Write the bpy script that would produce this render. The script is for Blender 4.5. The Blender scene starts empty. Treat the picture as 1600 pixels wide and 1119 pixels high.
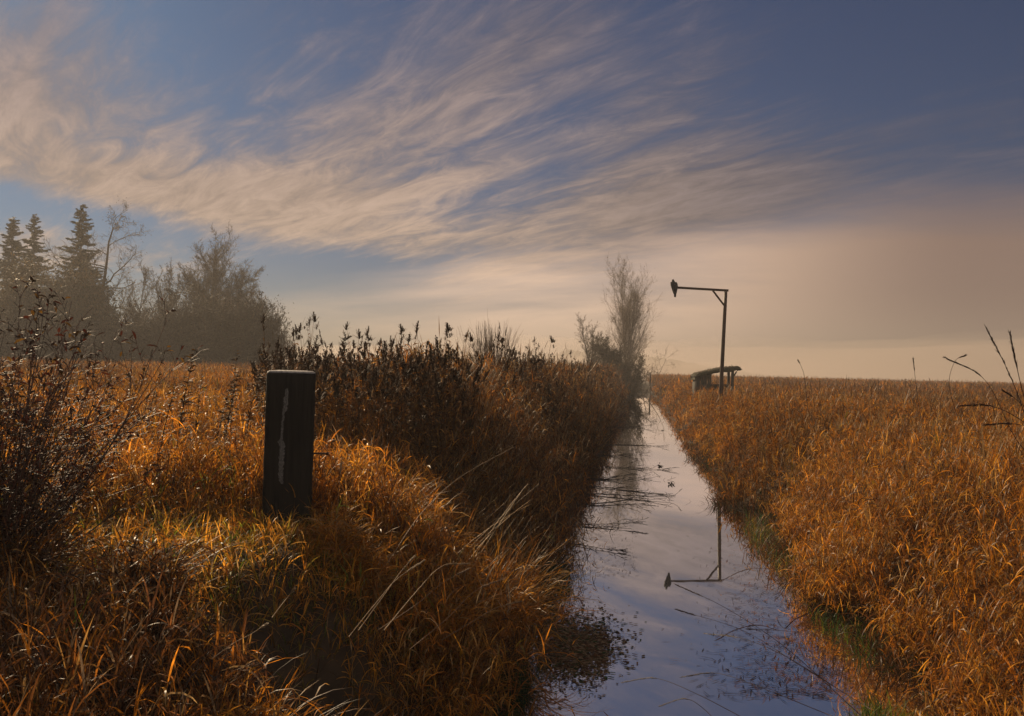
import bpy, math, random
import numpy as np
from mathutils import Vector, Matrix

RNG = np.random.default_rng(11)
random.seed(5)
sc = bpy.context.scene
col = sc.collection
R = math.radians
F = 1386.0                      # focal length in photo pixels (photo 1600 x 1119)
EYE = 2.4

# ------------------------------------------------------------------ camera
yaw, pitch, roll = R(8.3), R(0.72), R(1.4)
f = Vector((-math.sin(yaw) * math.cos(pitch), math.cos(yaw) * math.cos(pitch), math.sin(pitch)))
r0 = Vector((math.cos(yaw), math.sin(yaw), 0))
u0 = r0.cross(f).normalized()
r = r0 * math.cos(roll) + u0 * math.sin(roll)
u = u0 * math.cos(roll) - r0 * math.sin(roll)
cam_d = bpy.data.cameras.new('camera')
cam_d.sensor_width = 36
cam_d.lens = F / 1600 * 36
cam_d.clip_start = 0.1
cam_d.clip_end = 3000
cam = bpy.data.objects.new('camera', cam_d)
m = Matrix.Identity(4)
for i in range(3):
    m[i][0], m[i][1], m[i][2] = r[i], u[i], -f[i]
m.translation = (0, 0, EYE)
cam.matrix_world = m
col.objects.link(cam)
sc.camera = cam
CP = Vector((0, 0, EYE))
fn, rn, un = np.array(f), np.array(r), np.array(u)

def pt(px, py, d):
    """world point d metres ahead of the camera on the ray of a photo pixel"""
    return CP + f * d + r * ((px - 800) / F * d) - u * ((py - 559.5) / F * d)

def hor(px):                    # horizon row at a column
    return 577 + 0.0245 * (px - 800)

def ground_xy(px, d):
    p = pt(px, hor(px), d)
    return p.x, p.y

def project(X, Y, Z):
    q = np.stack([X, Y, Z - EYE], -1)
    d = q @ fn
    dd = np.where(d > .05, d, .05)
    return 800 + F * (q @ rn) / dd, 559.5 - F * (q @ un) / dd, d

# ------------------------------------------------------------------ terrain
def wob(Y, a, b):
    return np.sin(Y * a + b) * .5 + np.sin(Y * a * 2.3 + b * 1.7) * .3 + np.sin(Y * a * 5.1 + b * 3.1) * .2

def edgeL(Y):
    e = np.interp(Y, [0, 5, 6.5, 9, 11, 16, 60, 120], [-.95, -1.08, -1.16, -1.24, -1.38, -1.3, -1.2, -.9])
    return e + .3 * wob(Y, 1.25, .4) * np.clip((Y - 4) / 4, 0.2, 1)

def edgeR(Y):
    e = np.interp(Y, [0, 4.5, 6, 9, 11, 16, 60, 120], [1.6, 1.85, 2.1, 2.35, 2.3, 2.0, 1.85, 1.3])
    return e + .48 * wob(Y, .85, 2.4) + .12 * np.sin(Y * 3.7 + 1.)

def sm(x):
    x = np.clip(x, 0, 1)
    return x * x * (3 - 2 * x)

def noise2(X, Y, s, k=0.):
    return (np.sin(X * s + 1.3 * np.sin(Y * s * .7 + k) + k) + np.sin(Y * s * 1.13 + 1.7 * np.sin(X * s * .8 + 2 * k) + 1.9 * k)
            + .6 * np.sin((X + Y) * s * 2.1 + 3 * k) + .5 * np.sin((X - Y) * s * 2.7 + k)) / 3.1

def terrain(X, Y):
    X = np.asarray(X, float); Y = np.asarray(Y, float)
    eL, eR = edgeL(Y), edgeR(Y)
    mid = (eL + eR) / 2; half = (eR - eL) / 2
    bed = -.45 * np.clip(1 - ((X - mid) / half) ** 2, 0, 1)
    sL = eL - X; sR = X - eR
    platL = 1.12 + .006 * np.clip(Y - 10, 0, 75) + .07 * noise2(X, Y, .9, 1.)
    near = sm((5.6 - Y) / 1.9)
    platL = platL - near * .2
    zL = platL * sm((sL + .05) / 1.35)
    zL = zL - .62 * np.exp(-((X + 1.72) / .55) ** 2 - ((Y - 4.85) / .42) ** 2)
    zL = zL + .15 * np.exp(-((X + 1.7) / .6) ** 2 - ((Y - 5.75) / .4) ** 2)
    zR = (.62 + .07 * noise2(X, Y, .8, 4.)) * sm((sR + .05) / 1.25)
    z = np.where(sL > 0, np.maximum(zL, np.minimum(-.02 + .1 * sL, .4)), np.where(sR > 0, zR, bed))
    end = sm((Y - 108) / 10)
    z = z * (1 - end) + end * np.maximum(z, .95)
    start = sm((1.0 - Y) / 3)
    return z * (1 - start) + start * np.where((sL < 0) & (sR < 0), bed, np.minimum(z, .9))

# ------------------------------------------------------------------ mesh helpers
def link(name, me, mat=None, parent=None):
    o = bpy.data.objects.new(name, me)
    col.objects.link(o)
    if mat is not None and me is not None and len(me.materials) == 0:
        me.materials.append(mat)
    if parent is not None:
        o.parent = parent
    return o

def quadmesh(name, V, Q, C=None, smooth=False):
    me = bpy.data.meshes.new(name)
    V = np.ascontiguousarray(V, np.float32); Q = np.ascontiguousarray(Q, np.int32)
    me.vertices.add(len(V)); me.vertices.foreach_set('co', V.ravel())
    me.loops.add(Q.size); me.loops.foreach_set('vertex_index', Q.ravel())
    me.polygons.add(len(Q))
    me.polygons.foreach_set('loop_start', np.arange(0, Q.size, 4, dtype=np.int32))
    me.polygons.foreach_set('loop_total', np.full(len(Q), 4, np.int32))
    if smooth:
        me.polygons.foreach_set('use_smooth', np.ones(len(Q), bool))
    me.update(calc_edges=True)
    if C is not None:
        a = me.color_attributes.new('Col', 'FLOAT_COLOR', 'POINT')
        c4 = np.ones((len(V), 4), np.float32); c4[:, :3] = C
        a.data.foreach_set('color', c4.ravel())
    return me

class Soup:
    """collects quad pieces for one mesh"""
    def __init__(s): s.V = []; s.Q = []; s.C = []; s.n = 0
    def add(s, V, Q, C):
        if len(V) == 0: return
        s.V.append(V); s.Q.append(Q + s.n); s.C.append(np.broadcast_to(C, (len(V), 3))); s.n += len(V)
    def mesh(s, name, smooth=False):
        return quadmesh(name, np.concatenate(s.V), np.concatenate(s.Q), np.concatenate(s.C), smooth)

LEAF = [.45, .95, 1., .85, .55, .06]
STEM = [1., .9, .8, .7, .6, .45]
def blades(soup, P, az, L, W, lean, bend, colr, segs=4, prof=LEAF, power=1., twist=None, ret=False):
    """many curved strips at once; lean = angle from vertical at the root, bend = extra angle at the tip"""
    N = len(P)
    if N == 0: return
    az, L, W, lean, bend = [np.broadcast_to(np.asarray(a, float), (N,)) for a in (az, L, W, lean, bend)]
    dh = np.stack([np.cos(az), np.sin(az), np.zeros(N)], -1)
    side = np.stack([-np.sin(az), np.cos(az), np.zeros(N)], -1)
    zz = np.array([0, 0, 1.])
    pos = np.array(P, float); V = np.empty((N, segs + 1, 2, 3))
    for i in range(segs + 1):
        t = i / segs
        th = lean + bend * t ** power
        tang = dh * np.sin(th)[:, None] + zz * np.cos(th)[:, None]
        nrm = dh * np.cos(th)[:, None] - zz * np.sin(th)[:, None]
        s = side
        if twist is not None:
            tw = twist * (0.4 + t)
            s = side * np.cos(tw)[:, None] + nrm * np.sin(tw)[:, None]
        w = (W * np.interp(t, np.linspace(0, 1, len(prof)), prof) * .5)[:, None]
        V[:, i, 0] = pos - s * w; V[:, i, 1] = pos + s * w
        if i < segs:
            thm = lean + bend * ((i + .5) / segs) ** power
            pos = pos + (dh * np.sin(thm)[:, None] + zz * np.cos(thm)[:, None]) * (L / segs)[:, None]
    base = (np.arange(N) * (segs + 1) * 2)[:, None]
    i = np.arange(segs)[None, :] * 2
    a = base + i
    Q = np.stack([a, a + 1, a + 3, a + 2], -1).reshape(-1, 4)
    C = np.repeat(np.broadcast_to(colr, (N, 3)), (segs + 1) * 2, 0)
    soup.add(V.reshape(-1, 3), Q, C)
    return V

def along(P, az, L, lean, bend, t, power=1., n=8):
    """point and angle on the same curve at parameter t (per blade)"""
    N = len(P); pos = np.array(P, float)
    dh = np.stack([np.cos(az), np.sin(az), np.zeros(N)], -1); zz = np.array([0, 0, 1.])
    for i in range(n):
        tt = t * (i + .5) / n
        th = lean + bend * tt ** power
        pos = pos + (dh * np.sin(th)[:, None] + zz * np.cos(th)[:, None]) * (L * t / n)[:, None]
    return pos

def tubes(soup, P0, P1, R0, R1, colr, sides=4):
    P0 = np.asarray(P0, float); P1 = np.asarray(P1, float); N = len(P0)
    if N == 0: return
    d = P1 - P0; d = d / (np.linalg.norm(d, axis=1, keepdims=True) + 1e-9)
    ref = np.where(np.abs(d[:, 2:3]) > .9, np.array([[1., 0, 0]]), np.array([[0, 0, 1.]]))
    a = np.cross(d, ref); a /= np.linalg.norm(a, axis=1, keepdims=True) + 1e-9
    b = np.cross(d, a)
    k = np.arange(sides) / sides * 2 * np.pi
    ring = a[:, None, :] * np.cos(k)[None, :, None] + b[:, None, :] * np.sin(k)[None, :, None]
    R0 = np.broadcast_to(np.asarray(R0, float), (N,)); R1 = np.broadcast_to(np.asarray(R1, float), (N,))
    V = np.stack([P0[:, None] + ring * R0[:, None, None], P1[:, None] + ring * R1[:, None, None]], 1)
    base = (np.arange(N) * 2 * sides)[:, None]; i = np.arange(sides)[None, :]; j = (i + 1) % sides
    Q = np.stack([base + i, base + j, base + sides + j, base + sides + i], -1).reshape(-1, 4)
    C = np.repeat(np.broadcast_to(colr, (N, 3)), 2 * sides, 0)
    soup.add(V.reshape(-1, 3), Q, C)

def loft(soup, rings, colr, cap=True):
    """rings: list of (n,3) arrays of equal n -> closed skin"""
    n = len(rings[0]); V = np.concatenate(rings); Q = []
    for i in range(len(rings) - 1):
        for k in range(n):
            Q.append((i * n + k, i * n + (k + 1) % n, (i + 1) * n + (k + 1) % n, (i + 1) * n + k))
    if cap:
        for off in (0, (len(rings) - 1) * n):
            c = len(V); V = np.concatenate([V, V[off:off + n].mean(0, keepdims=True)])
            for k in range(0, n, 2):
                Q.append((c, off + k, off + (k + 1) % n, off + (k + 2) % n))
    soup.add(V, np.array(Q), colr)

def polytube(soup, pts, radii, colr, sides=6):
    """continuous tube through points"""
    pts = [Vector(p) for p in pts]; rings = []
    a = None
    for i, p in enumerate(pts):
        d = (pts[min(i + 1, len(pts) - 1)] - pts[max(i - 1, 0)]).normalized()
        if a is None:
            ref = Vector((1, 0, 0)) if abs(d.z) > .9 else Vector((0, 0, 1))
            a = d.cross(ref).normalized()
        else:
            a = (a - d * a.dot(d)).normalized()
        b = d.cross(a)
        rings.append(np.array([p + (a * math.cos(k / sides * 2 * math.pi) + b * math.sin(k / sides * 2 * math.pi)) * radii[i]
                               for k in range(sides)]))
    loft(soup, rings, colr)

def spline(ps, n):
    """Catmull-Rom through points"""
    ps = [Vector(p) for p in ps]; q = [ps[0] * 2 - ps[1]] + ps + [ps[-1] * 2 - ps[-2]]; out = []
    segs = len(ps) - 1
    for j in range(n + 1):
        t = j / n * segs; i = min(int(t), segs - 1); t -= i
        a, b, c, d = q[i:i + 4]
        out.append(.5 * ((2 * b) + (c - a) * t + (2 * a - 5 * b + 4 * c - d) * t * t + (3 * b - 3 * c + d - a) * t ** 3))
    return out

def tag(o, label=None, cat=None, group=None, kind=None):
    if label: o['label'] = label
    if cat: o['category'] = cat
    if group: o['group'] = group
    if kind: o['kind'] = kind
    return o

def empty(name, loc, rz=0.):
    o = bpy.data.objects.new(name, None); col.objects.link(o)
    o.location = loc; o.rotation_euler = (0, 0, rz); o.empty_display_size = .2
    return o

def copy_tree(o, parent=None):
    c = o.copy(); col.objects.link(c)
    if parent is not None: c.parent = parent
    for ch in o.children: copy_tree(ch, c)
    return c

# ------------------------------------------------------------------ materials
def new_mat(name):
    mt = bpy.data.materials.new(name); mt.use_nodes = True
    nt = mt.node_tree; nt.nodes.clear()
    out = nt.nodes.new('ShaderNodeOutputMaterial')
    return mt, nt, out

def plant_mat(name, trans=.5, rough=.4, spec=.5, var=.5, tint=(1, 1, 1)):
    mt, nt, out = new_mat(name); N = nt.nodes; Lk = nt.links
    at = N.new('ShaderNodeAttribute'); at.attribute_name = 'Col'
    geo = N.new('ShaderNodeNewGeometry')
    nz = N.new('ShaderNodeTexNoise'); nz.inputs['Scale'].default_value = 23; nz.inputs['Detail'].default_value = 3
    Lk.new(geo.outputs['Position'], nz.inputs['Vector'])
    mr = N.new('ShaderNodeMapRange'); mr.inputs['From Min'].default_value = .3; mr.inputs['From Max'].default_value = .7
    mr.inputs['To Min'].default_value = 1 - var; mr.inputs['To Max'].default_value = 1 + var * .6
    Lk.new(nz.outputs['Fac'], mr.inputs['Value'])
    mx = N.new('ShaderNodeVectorMath'); mx.operation = 'SCALE'
    Lk.new(at.outputs['Color'], mx.inputs[0]); Lk.new(mr.outputs[0], mx.inputs['Scale'])
    pb = N.new('ShaderNodeBsdfPrincipled')
    pb.inputs['Roughness'].default_value = rough; pb.inputs['Specular IOR Level'].default_value = spec
    Lk.new(mx.outputs[0], pb.inputs['Base Color'])
    tr = N.new('ShaderNodeBsdfTranslucent')
    Lk.new(mx.outputs[0], tr.inputs['Color'])
    ms = N.new('ShaderNodeMixShader'); ms.inputs[0].default_value = trans
    Lk.new(pb.outputs[0], ms.inputs[1]); Lk.new(tr.outputs[0], ms.inputs[2]); Lk.new(ms.outputs[0], out.inputs[0])
    return mt

def noise_mat(name, c0, c1, scale=(8, 8, 8), rough=.85, bump=.4, spec=.3, detail=8, obj=True, bdist=.02):
    mt, nt, out = new_mat(name); N = nt.nodes; Lk = nt.links
    tc = N.new('ShaderNodeTexCoord'); mp = N.new('ShaderNodeMapping'); mp.inputs['Scale'].default_value = scale
    Lk.new(tc.outputs['Object'], mp.inputs['Vector'])
    nz = N.new('ShaderNodeTexNoise'); nz.inputs['Scale'].default_value = 1; nz.inputs['Detail'].default_value = detail
    nz.inputs['Roughness'].default_value = .65
    Lk.new(mp.outputs[0], nz.inputs['Vector'])
    cr = N.new('ShaderNodeValToRGB'); cr.color_ramp.elements[0].position = .32; cr.color_ramp.elements[1].position = .68
    cr.color_ramp.elements[0].color = (*c0, 1); cr.color_ramp.elements[1].color = (*c1, 1)
    Lk.new(nz.outputs['Fac'], cr.inputs[0])
    pb = N.new('ShaderNodeBsdfPrincipled'); pb.inputs['Roughness'].default_value = rough
    pb.inputs['Specular IOR Level'].default_value = spec
    Lk.new(cr.outputs[0], pb.inputs['Base Color'])
    bp = N.new('ShaderNodeBump'); bp.inputs['Strength'].default_value = bump; bp.inputs['Distance'].default_value = bdist
    Lk.new(nz.outputs['Fac'], bp.inputs['Height']); Lk.new(bp.outputs[0], pb.inputs['Normal'])
    Lk.new(pb.outputs[0], out.inputs[0])
    return mt

M = {}
M['grass'] = plant_mat('dry grass', .6, .48, .38, .5)
M['far grass'] = plant_mat('distant dry grass', .55, .65, .15, .5)
M['green'] = plant_mat('green grass', .55, .5, .22, .4)
M['stalk'] = plant_mat('dry stalk', .25, .55, .22, .35)
M['shrub'] = plant_mat('dead seed head', .25, .7, .1, .5)
M['twig'] = plant_mat('twig bark', .0, .6, .3, .4)
M['bark'] = plant_mat('tree bark', .0, .85, .2, .3)
M['leaf'] = plant_mat('tree crown', .3, .7, .2, .4)
M['soil'] = noise_mat('marsh soil', (.012, .008, .005), (.06, .035, .017), (3, 3, 3), .95, .6)
M['post'] = noise_mat('creosoted wood', (.003, .0028, .0025), (.018, .0145, .011), (45, 45, 2.2), .8, .8, .15, bdist=.008)
M['lit top'] = noise_mat('painted sunlit top', (.10, .085, .075), (.34, .30, .27), (50, 50, 50), .7, .5)  # sunlight on the post top is put into this pale colour
M['sap'] = noise_mat('pale dried sap', (.02, .018, .016), (.15, .14, .125), (90, 90, 60), .8, .6)
M['mast'] = noise_mat('rusty painted pole', (.012, .006, .004), (.06, .025, .012), (30, 30, 4), .6, .3)
M['iron'] = noise_mat('rusty iron', (.01, .006, .004), (.05, .02, .01), (40, 40, 40), .6, .3)
M['board'] = noise_mat('weathered boards', (.014, .012, .009), (.05, .04, .03), (25, 25, 2), .9, .6)
M['moss'] = noise_mat('mossy roof', (.016, .015, .009), (.06, .05, .024), (9, 9, 9), 1., .9, bdist=.05)
M['feather'] = noise_mat('dark plumage', (.006, .007, .009), (.022, .02, .02), (40, 40, 14), .8, .3)
M['pale'] = noise_mat('pale plumage', (.3, .28, .25), (.5, .48, .44), (40, 40, 20), .8, .2)
M['hill'] = noise_mat('haze-paled slope', (.15, .13, .10), (.24, .20, .15), (.2, .2, .2), 1., .5)  # fading by haze is mixed into this pale colour

def water_mat():
    mt, nt, out = new_mat('ditch water'); N = nt.nodes; Lk = nt.links
    tc = N.new('ShaderNodeTexCoord')
    nz = N.new('ShaderNodeTexNoise'); nz.inputs['Scale'].default_value = 1.6; nz.inputs['Detail'].default_value = 3
    Lk.new(tc.outputs['Object'], nz.inputs['Vector'])
    bp = N.new('ShaderNodeBump'); bp.inputs['Strength'].default_value = .012; bp.inputs['Distance'].default_value = .03
    Lk.new(nz.outputs['Fac'], bp.inputs['Height'])
    pb = N.new('ShaderNodeBsdfPrincipled')
    pb.inputs['Base Color'].default_value = (.02, .015, .012, 1); pb.inputs['Roughness'].default_value = .05
    pb.inputs['IOR'].default_value = 1.33
    gl = N.new('ShaderNodeBsdfGlossy'); gl.inputs['Roughness'].default_value = .015
    gl.inputs['Color'].default_value = (.97, .97, 1, 1)
    # mirror gloss mixed over the base raises the reflection, most at grazing angles
    lw = N.new('ShaderNodeLayerWeight'); lw.inputs['Blend'].default_value = .5
    mr = N.new('ShaderNodeMapRange'); mr.inputs['To Min'].default_value = .52; mr.inputs['To Max'].default_value = 1.
    Lk.new(lw.outputs['Facing'], mr.inputs['Value'])
    ms = N.new('ShaderNodeMixShader'); Lk.new(mr.outputs[0], ms.inputs[0])
    Lk.new(bp.outputs[0], pb.inputs['Normal']); Lk.new(bp.outputs[0], gl.inputs['Normal'])
    Lk.new(pb.outputs[0], ms.inputs[1]); Lk.new(gl.outputs[0], ms.inputs[2]); Lk.new(ms.outputs[0], out.inputs[0])
    return mt
M['water'] = water_mat()

# ------------------------------------------------------------------ ground, water
xs = np.unique(np.concatenate([np.linspace(-780, -30, 50), np.linspace(-30, -8, 60), np.linspace(-8, 8, 230), np.linspace(8, 30, 50), np.linspace(30, 780, 50)]))
ys = np.unique(np.concatenate([np.linspace(-780, -10, 20), np.linspace(-10, 3, 30), np.linspace(3, 20, 160), np.linspace(20, 130, 220), np.linspace(130, 780, 40)]))
GX, GY = np.meshgrid(xs, ys)
GZ = terrain(GX, GY)
nx, ny = len(xs), len(ys)
idx = np.arange(nx * ny).reshape(ny, nx)
Q = np.stack([idx[:-1, :-1], idx[:-1, 1:], idx[1:, 1:], idx[1:, :-1]], -1).reshape(-1, 4)
g = link('ground', quadmesh('ground', np.stack([GX, GY, GZ], -1).reshape(-1, 3), Q, smooth=True), M['soil'])
tag(g, 'dark marsh soil under the grass on both banks of the ditch', 'ground', kind='structure')
wv = np.array([[-6, -12, 0], [6, -12, 0], [6, 118, 0], [-6, 118, 0]], float)
w = link('water', quadmesh('water', wv, np.array([[0, 1, 2, 3]])), M['water'])
tag(w, 'still ditch water mirroring the cloudy sky', 'water', kind='structure')

# ------------------------------------------------------------------ grass
PAL = dict(
    straw=(.46, .26, .075), gold=(.56, .27, .034), orange=(.50, .195, .02), rust=(.30, .115, .02),
    brown=(.12, .05, .018), pale=(.48, .33, .16), olive=(.27, .2, .025), green=(.12, .17, .02), dkgreen=(.03, .07, .02),
    teal=(.02, .075, .045), dark=(.05, .025, .013), grey=(.24, .17, .11))
def palette(n, wts):
    names = list(wts); p = np.array([wts[k] for k in names], float); p /= p.sum()
    c = np.array([PAL[k] for k in names])[RNG.choice(len(names), n, p=p)]
    return c * np.array([.88, .80, .66]) * RNG.uniform(.45, 1.3, (n, 1))

W_FIELD = dict(gold=4, orange=5, rust=3, straw=2, brown=2, pale=.3, olive=.4)
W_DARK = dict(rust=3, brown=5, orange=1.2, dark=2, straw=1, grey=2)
W_GREEN = dict(green=1.2, olive=3, gold=5, straw=2, pale=1, orange=2)

def scatter(n, x0, x1, y0, y1, dmin, dmax, pad=120, side=None):
    X = RNG.uniform(x0, x1, n); Y = RNG.uniform(y0, y1, n)
    Z = terrain(X, Y)
    px, py, d = project(X, Y, Z)
    px2, py2, d2 = project(X, Y, Z + 1.2)
    ok = (d > dmin) & (d < dmax) & (px > -pad) & (px < 1600 + pad) & (py2 < 1119 + pad)
    if side == 'L': ok &= (X < edgeL(Y) + .02) & (RNG.uniform(0, 1, n) > 1.1 * np.exp(-((X + 1.72) / .45) ** 2 - ((Y - 4.75) / .36) ** 2)) & (RNG.uniform(0, 1, n) > .5 * np.clip(1.25 * np.exp(-((X + 2.9) / 1.3) ** 4 - ((Y - 5.5) / 1.05) ** 4), 0, 1))
    if side == 'R': ok &= X > edgeR(Y) - .02
    return X[ok], Y[ok], Z[ok]

def plants(soup, P, h, colr, nleaf=6, leafL=.24, leafW=.013, lean=.12, segs=4, stemW=.005, leanaz=None, droop=1.9, sstem=3, low=.15):
    N = len(P)
    if N == 0: return
    az = RNG.uniform(0, 2 * np.pi, N)
    if leanaz is not None:
        az = leanaz + RNG.normal(0, .8, N)
    ln = np.abs(RNG.normal(lean, lean * .6, N)); bd = np.abs(RNG.normal(.25, .2, N)) + lean * .8
    blades(soup, P, az, h, stemW, ln, bd, colr * RNG.uniform(.6, 1., (N, 1)), segs=sstem, prof=STEM)
    for k in range(nleaf):
        t = RNG.uniform(low, 1., N) if k else np.full(N, .96)
        p = along(P, az, h, ln, bd, t)
        la = RNG.uniform(0, 2 * np.pi, N)
        L = leafL * RNG.uniform(.5, 1.35, N)
        c = colr * RNG.uniform(.6, 1.4, (N, 1))
        hang = k % 2 == 0
        blades(soup, p, la, L * (.8 if hang else 1.), leafW * RNG.uniform(.6, 1.4, N), RNG.uniform(.1, .5, N), (RNG.uniform(1.9, 2.8, N) * min(1, droop / 2) if hang else RNG.uniform(.1, 1.2, N)), c,
               segs=segs, power=.4 if hang else 1.2, twist=RNG.normal(0, .9, N))

def hollow(X, Y):      # dark hollow in front of the mound, left of the ditch
    return np.exp(-((X + 1.65) / .55) ** 2 - ((Y - 4.7) / .42) ** 2)
def shortzone(X, Y):   # trampled short grass round the timber post
    return np.clip(1.25 * np.exp(-((X + 2.9) / 1.3) ** 4 - ((Y - 5.5) / 1.05) ** 4), 0, 1)
def left_height(X, Y):
    s = edgeL(Y) - X
    h = .74 + .14 * noise2(X, Y, 1.1, .3)
    hedge = sm((Y - 9) / 3) * np.exp(-((s - 1.6) / 1.7) ** 2)
    h = h + .62 * hedge
    h = h * (1 - .4 * np.exp(-((X + 5.6) / 2.2) ** 4 - ((Y - 7.0) / 1.6) ** 4))
    h = h * (1 - .82 * shortzone(X, Y))
    h = h * (1 - .45 * sm((5.3 - Y) / 1.2))
    h = h * (1 - .8 * np.clip(hollow(X, Y) * 1.8, 0, 1))
    mound = np.exp(-((X + 1.75) / .75) ** 2 - ((Y - 7.0) / 1.0) ** 2)
    h = h * (1 - .42 * np.exp(-((X + 2.6) / 1.1) ** 4 - ((Y - 8.6) / 1.3) ** 4))
    return h * (1 - .12 * mound)
def right_height(X, Y):
    s = X - edgeR(Y)
    return (1.0 + .16 * noise2(X, Y, .9, 2.2)) * (.42 + .58 * sm(s / .9))

def near_layer(name, side, dens, dmin, dmax, x0, x1, label):
    S = Soup()
    n = int(dens * (x1 - x0) * (dmax + 2))
    X, Y, Z = scatter(n, x0, x1, 1.5, dmax + 2, dmin, dmax, side=side)
    hf = left_height if side == 'L' else right_height
    h = hf(X, Y) * RNG.uniform(.35, 1.2, len(X))
    patch = noise2(X, Y, 1.7, 5.) + RNG.normal(0, .35, len(X))
    c = np.where((patch > .1)[:, None], palette(len(X), W_FIELD), palette(len(X), dict(orange=3, gold=2, rust=4, straw=1.5, brown=4, grey=.6)))
    if side == 'L':
        s = edgeL(Y) - X
        dk = (np.exp(-(s / 2.6) ** 2) * sm((Y - 8.6) / 2) + sm((5.1 - Y) / .9) * 1.1 * (X < -1.6 + .5 * noise2(X, Y, 2.5, 1.)) + RNG.normal(0, .25, len(X))) > .5  # brown along the hedge; left foreground shade painted in as darker grass
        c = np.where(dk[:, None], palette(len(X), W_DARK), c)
        gz = (shortzone(X, Y) + RNG.normal(0, .3, len(X))) > .55
        c = np.where(gz[:, None], palette(len(X), W_GREEN), c)
        # hanging direction: toward the water close to the edge
        la = np.where(s < 1.1, RNG.normal(-.2, .5, len(X)), RNG.uniform(0, 2 * np.pi, len(X)))
    else:
        s = X - edgeR(Y)
        la = np.where(s < .9, RNG.normal(np.pi, .6, len(X)), RNG.uniform(0, 2 * np.pi, len(X)))
    if side == 'L': c = c * np.where((Y < 9) & (s > .3), 1.3, 1.)[:, None]  # sunlight put into the colour: near left grass brightened
    lean = .12 + .35 * np.exp(-(s / .6) ** 2)
    P = np.stack([X, Y, Z - .02], -1)
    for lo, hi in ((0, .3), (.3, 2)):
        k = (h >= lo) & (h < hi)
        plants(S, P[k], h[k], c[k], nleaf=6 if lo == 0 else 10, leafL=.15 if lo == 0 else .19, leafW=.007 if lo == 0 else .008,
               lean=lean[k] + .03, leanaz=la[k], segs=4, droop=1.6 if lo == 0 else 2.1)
    # basal litter: thin dead blades arching low
    X, Y, Z = scatter(int(n * .7), x0, x1, 1.5, dmax + 2, dmin, dmax, side=side)
    P = np.stack([X, Y, Z - .02], -1)
    L = hf(X, Y) * RNG.uniform(.4, .8, len(X))
    blades(S, P, RNG.uniform(0, 6.28, len(X)), L, .0055, RNG.uniform(.1, .6, len(X)), RNG.uniform(.3, 1.6, len(X)),
           palette(len(X), dict(brown=3, rust=3, grey=1.2, dark=2, straw=1)), segs=4)
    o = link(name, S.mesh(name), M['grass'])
    tag(o, label, 'grass', kind='stuff')
    return o

near_layer('reed_grass', 'R', 420, 3.2, 14.5, 1.2, 8.5, 'orange dry reed grass with curled leaves nearest on the right bank')
near_layer('meadow_grass', 'L', 400, 2.6, 14.5, -11, -.4, 'golden and brown dead grass round the dark timber post on the left bank')

def far_layer(name, label, dens, dmin, dmax, side, nleaf, leafL, leafW, segs, stemW):
    S = Soup()
    if side == 'R': x0, x1 = 1.0, .46 * (dmax + 4)
    else: x0, x1 = -.78 * (dmax + 4), -.6
    n = int(dens * (x1 - x0) * (dmax - dmin + 6))
    X, Y, Z = scatter(n, x0, x1, max(dmin * .8, 3), dmax + 3, dmin, dmax, side=side)
    hf = left_height if side == 'L' else right_height
    h = hf(X, Y) * RNG.uniform(.5, 1.18, len(X))
    patch = noise2(X, Y, .45, 3.) + RNG.normal(0, .4, len(X))
    c = np.where((patch > .15)[:, None], palette(len(X), W_FIELD), palette(len(X), dict(rust=4, orange=2.5, brown=4, straw=1.5, grey=.7)))
    if side == 'L':
        s = edgeL(Y) - X
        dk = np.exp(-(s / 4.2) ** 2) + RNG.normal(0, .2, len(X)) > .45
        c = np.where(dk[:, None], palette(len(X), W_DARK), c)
    else:
        s = X - edgeR(Y)
    P = np.stack([X, Y, Z - .02], -1)
    c = c * (.52 + .5 * sm(noise2(X, Y, .3, 6.) * .9 + .5))[:, None]
    plants(S, P, h, c, nleaf=nleaf, leafL=leafL, leafW=leafW, lean=.1, segs=segs, stemW=stemW, sstem=2, droop=2.4, low=.25)
    o = link(name, S.mesh(name), M['far grass'])
    tag(o, label, 'grass', kind='stuff')

far_layer('reed_grass', 'orange dry reed grass in the middle of the right field', 120, 14.3, 34, 'R', 7, .2, .016, 3, .008)
far_layer('meadow_grass', 'brown dead grass between the hedge of seed heads and the left meadow', 105, 14.3, 34, 'L', 7, .2, .016, 3, .008)
far_layer('reed_grass', 'dim orange grass round the tall arm post and the shelter', 30, 33.5, 70, 'R', 5, .28, .026, 2, .014)
far_layer('meadow_grass', 'pale misty grass reaching to the foot of the left trees', 28, 33.5, 75, 'L', 5, .28, .026, 2, .014)
far_layer('reed_grass', 'faint grass at the misty far edge of the right field', 7, 69, 170, 'R', 4, .5, .06, 2, .03)
far_layer('meadow_grass', 'faint grass under the far trees and at the end of the ditch', 6, 74, 140, 'L', 4, .5, .06, 2, .03)

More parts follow.
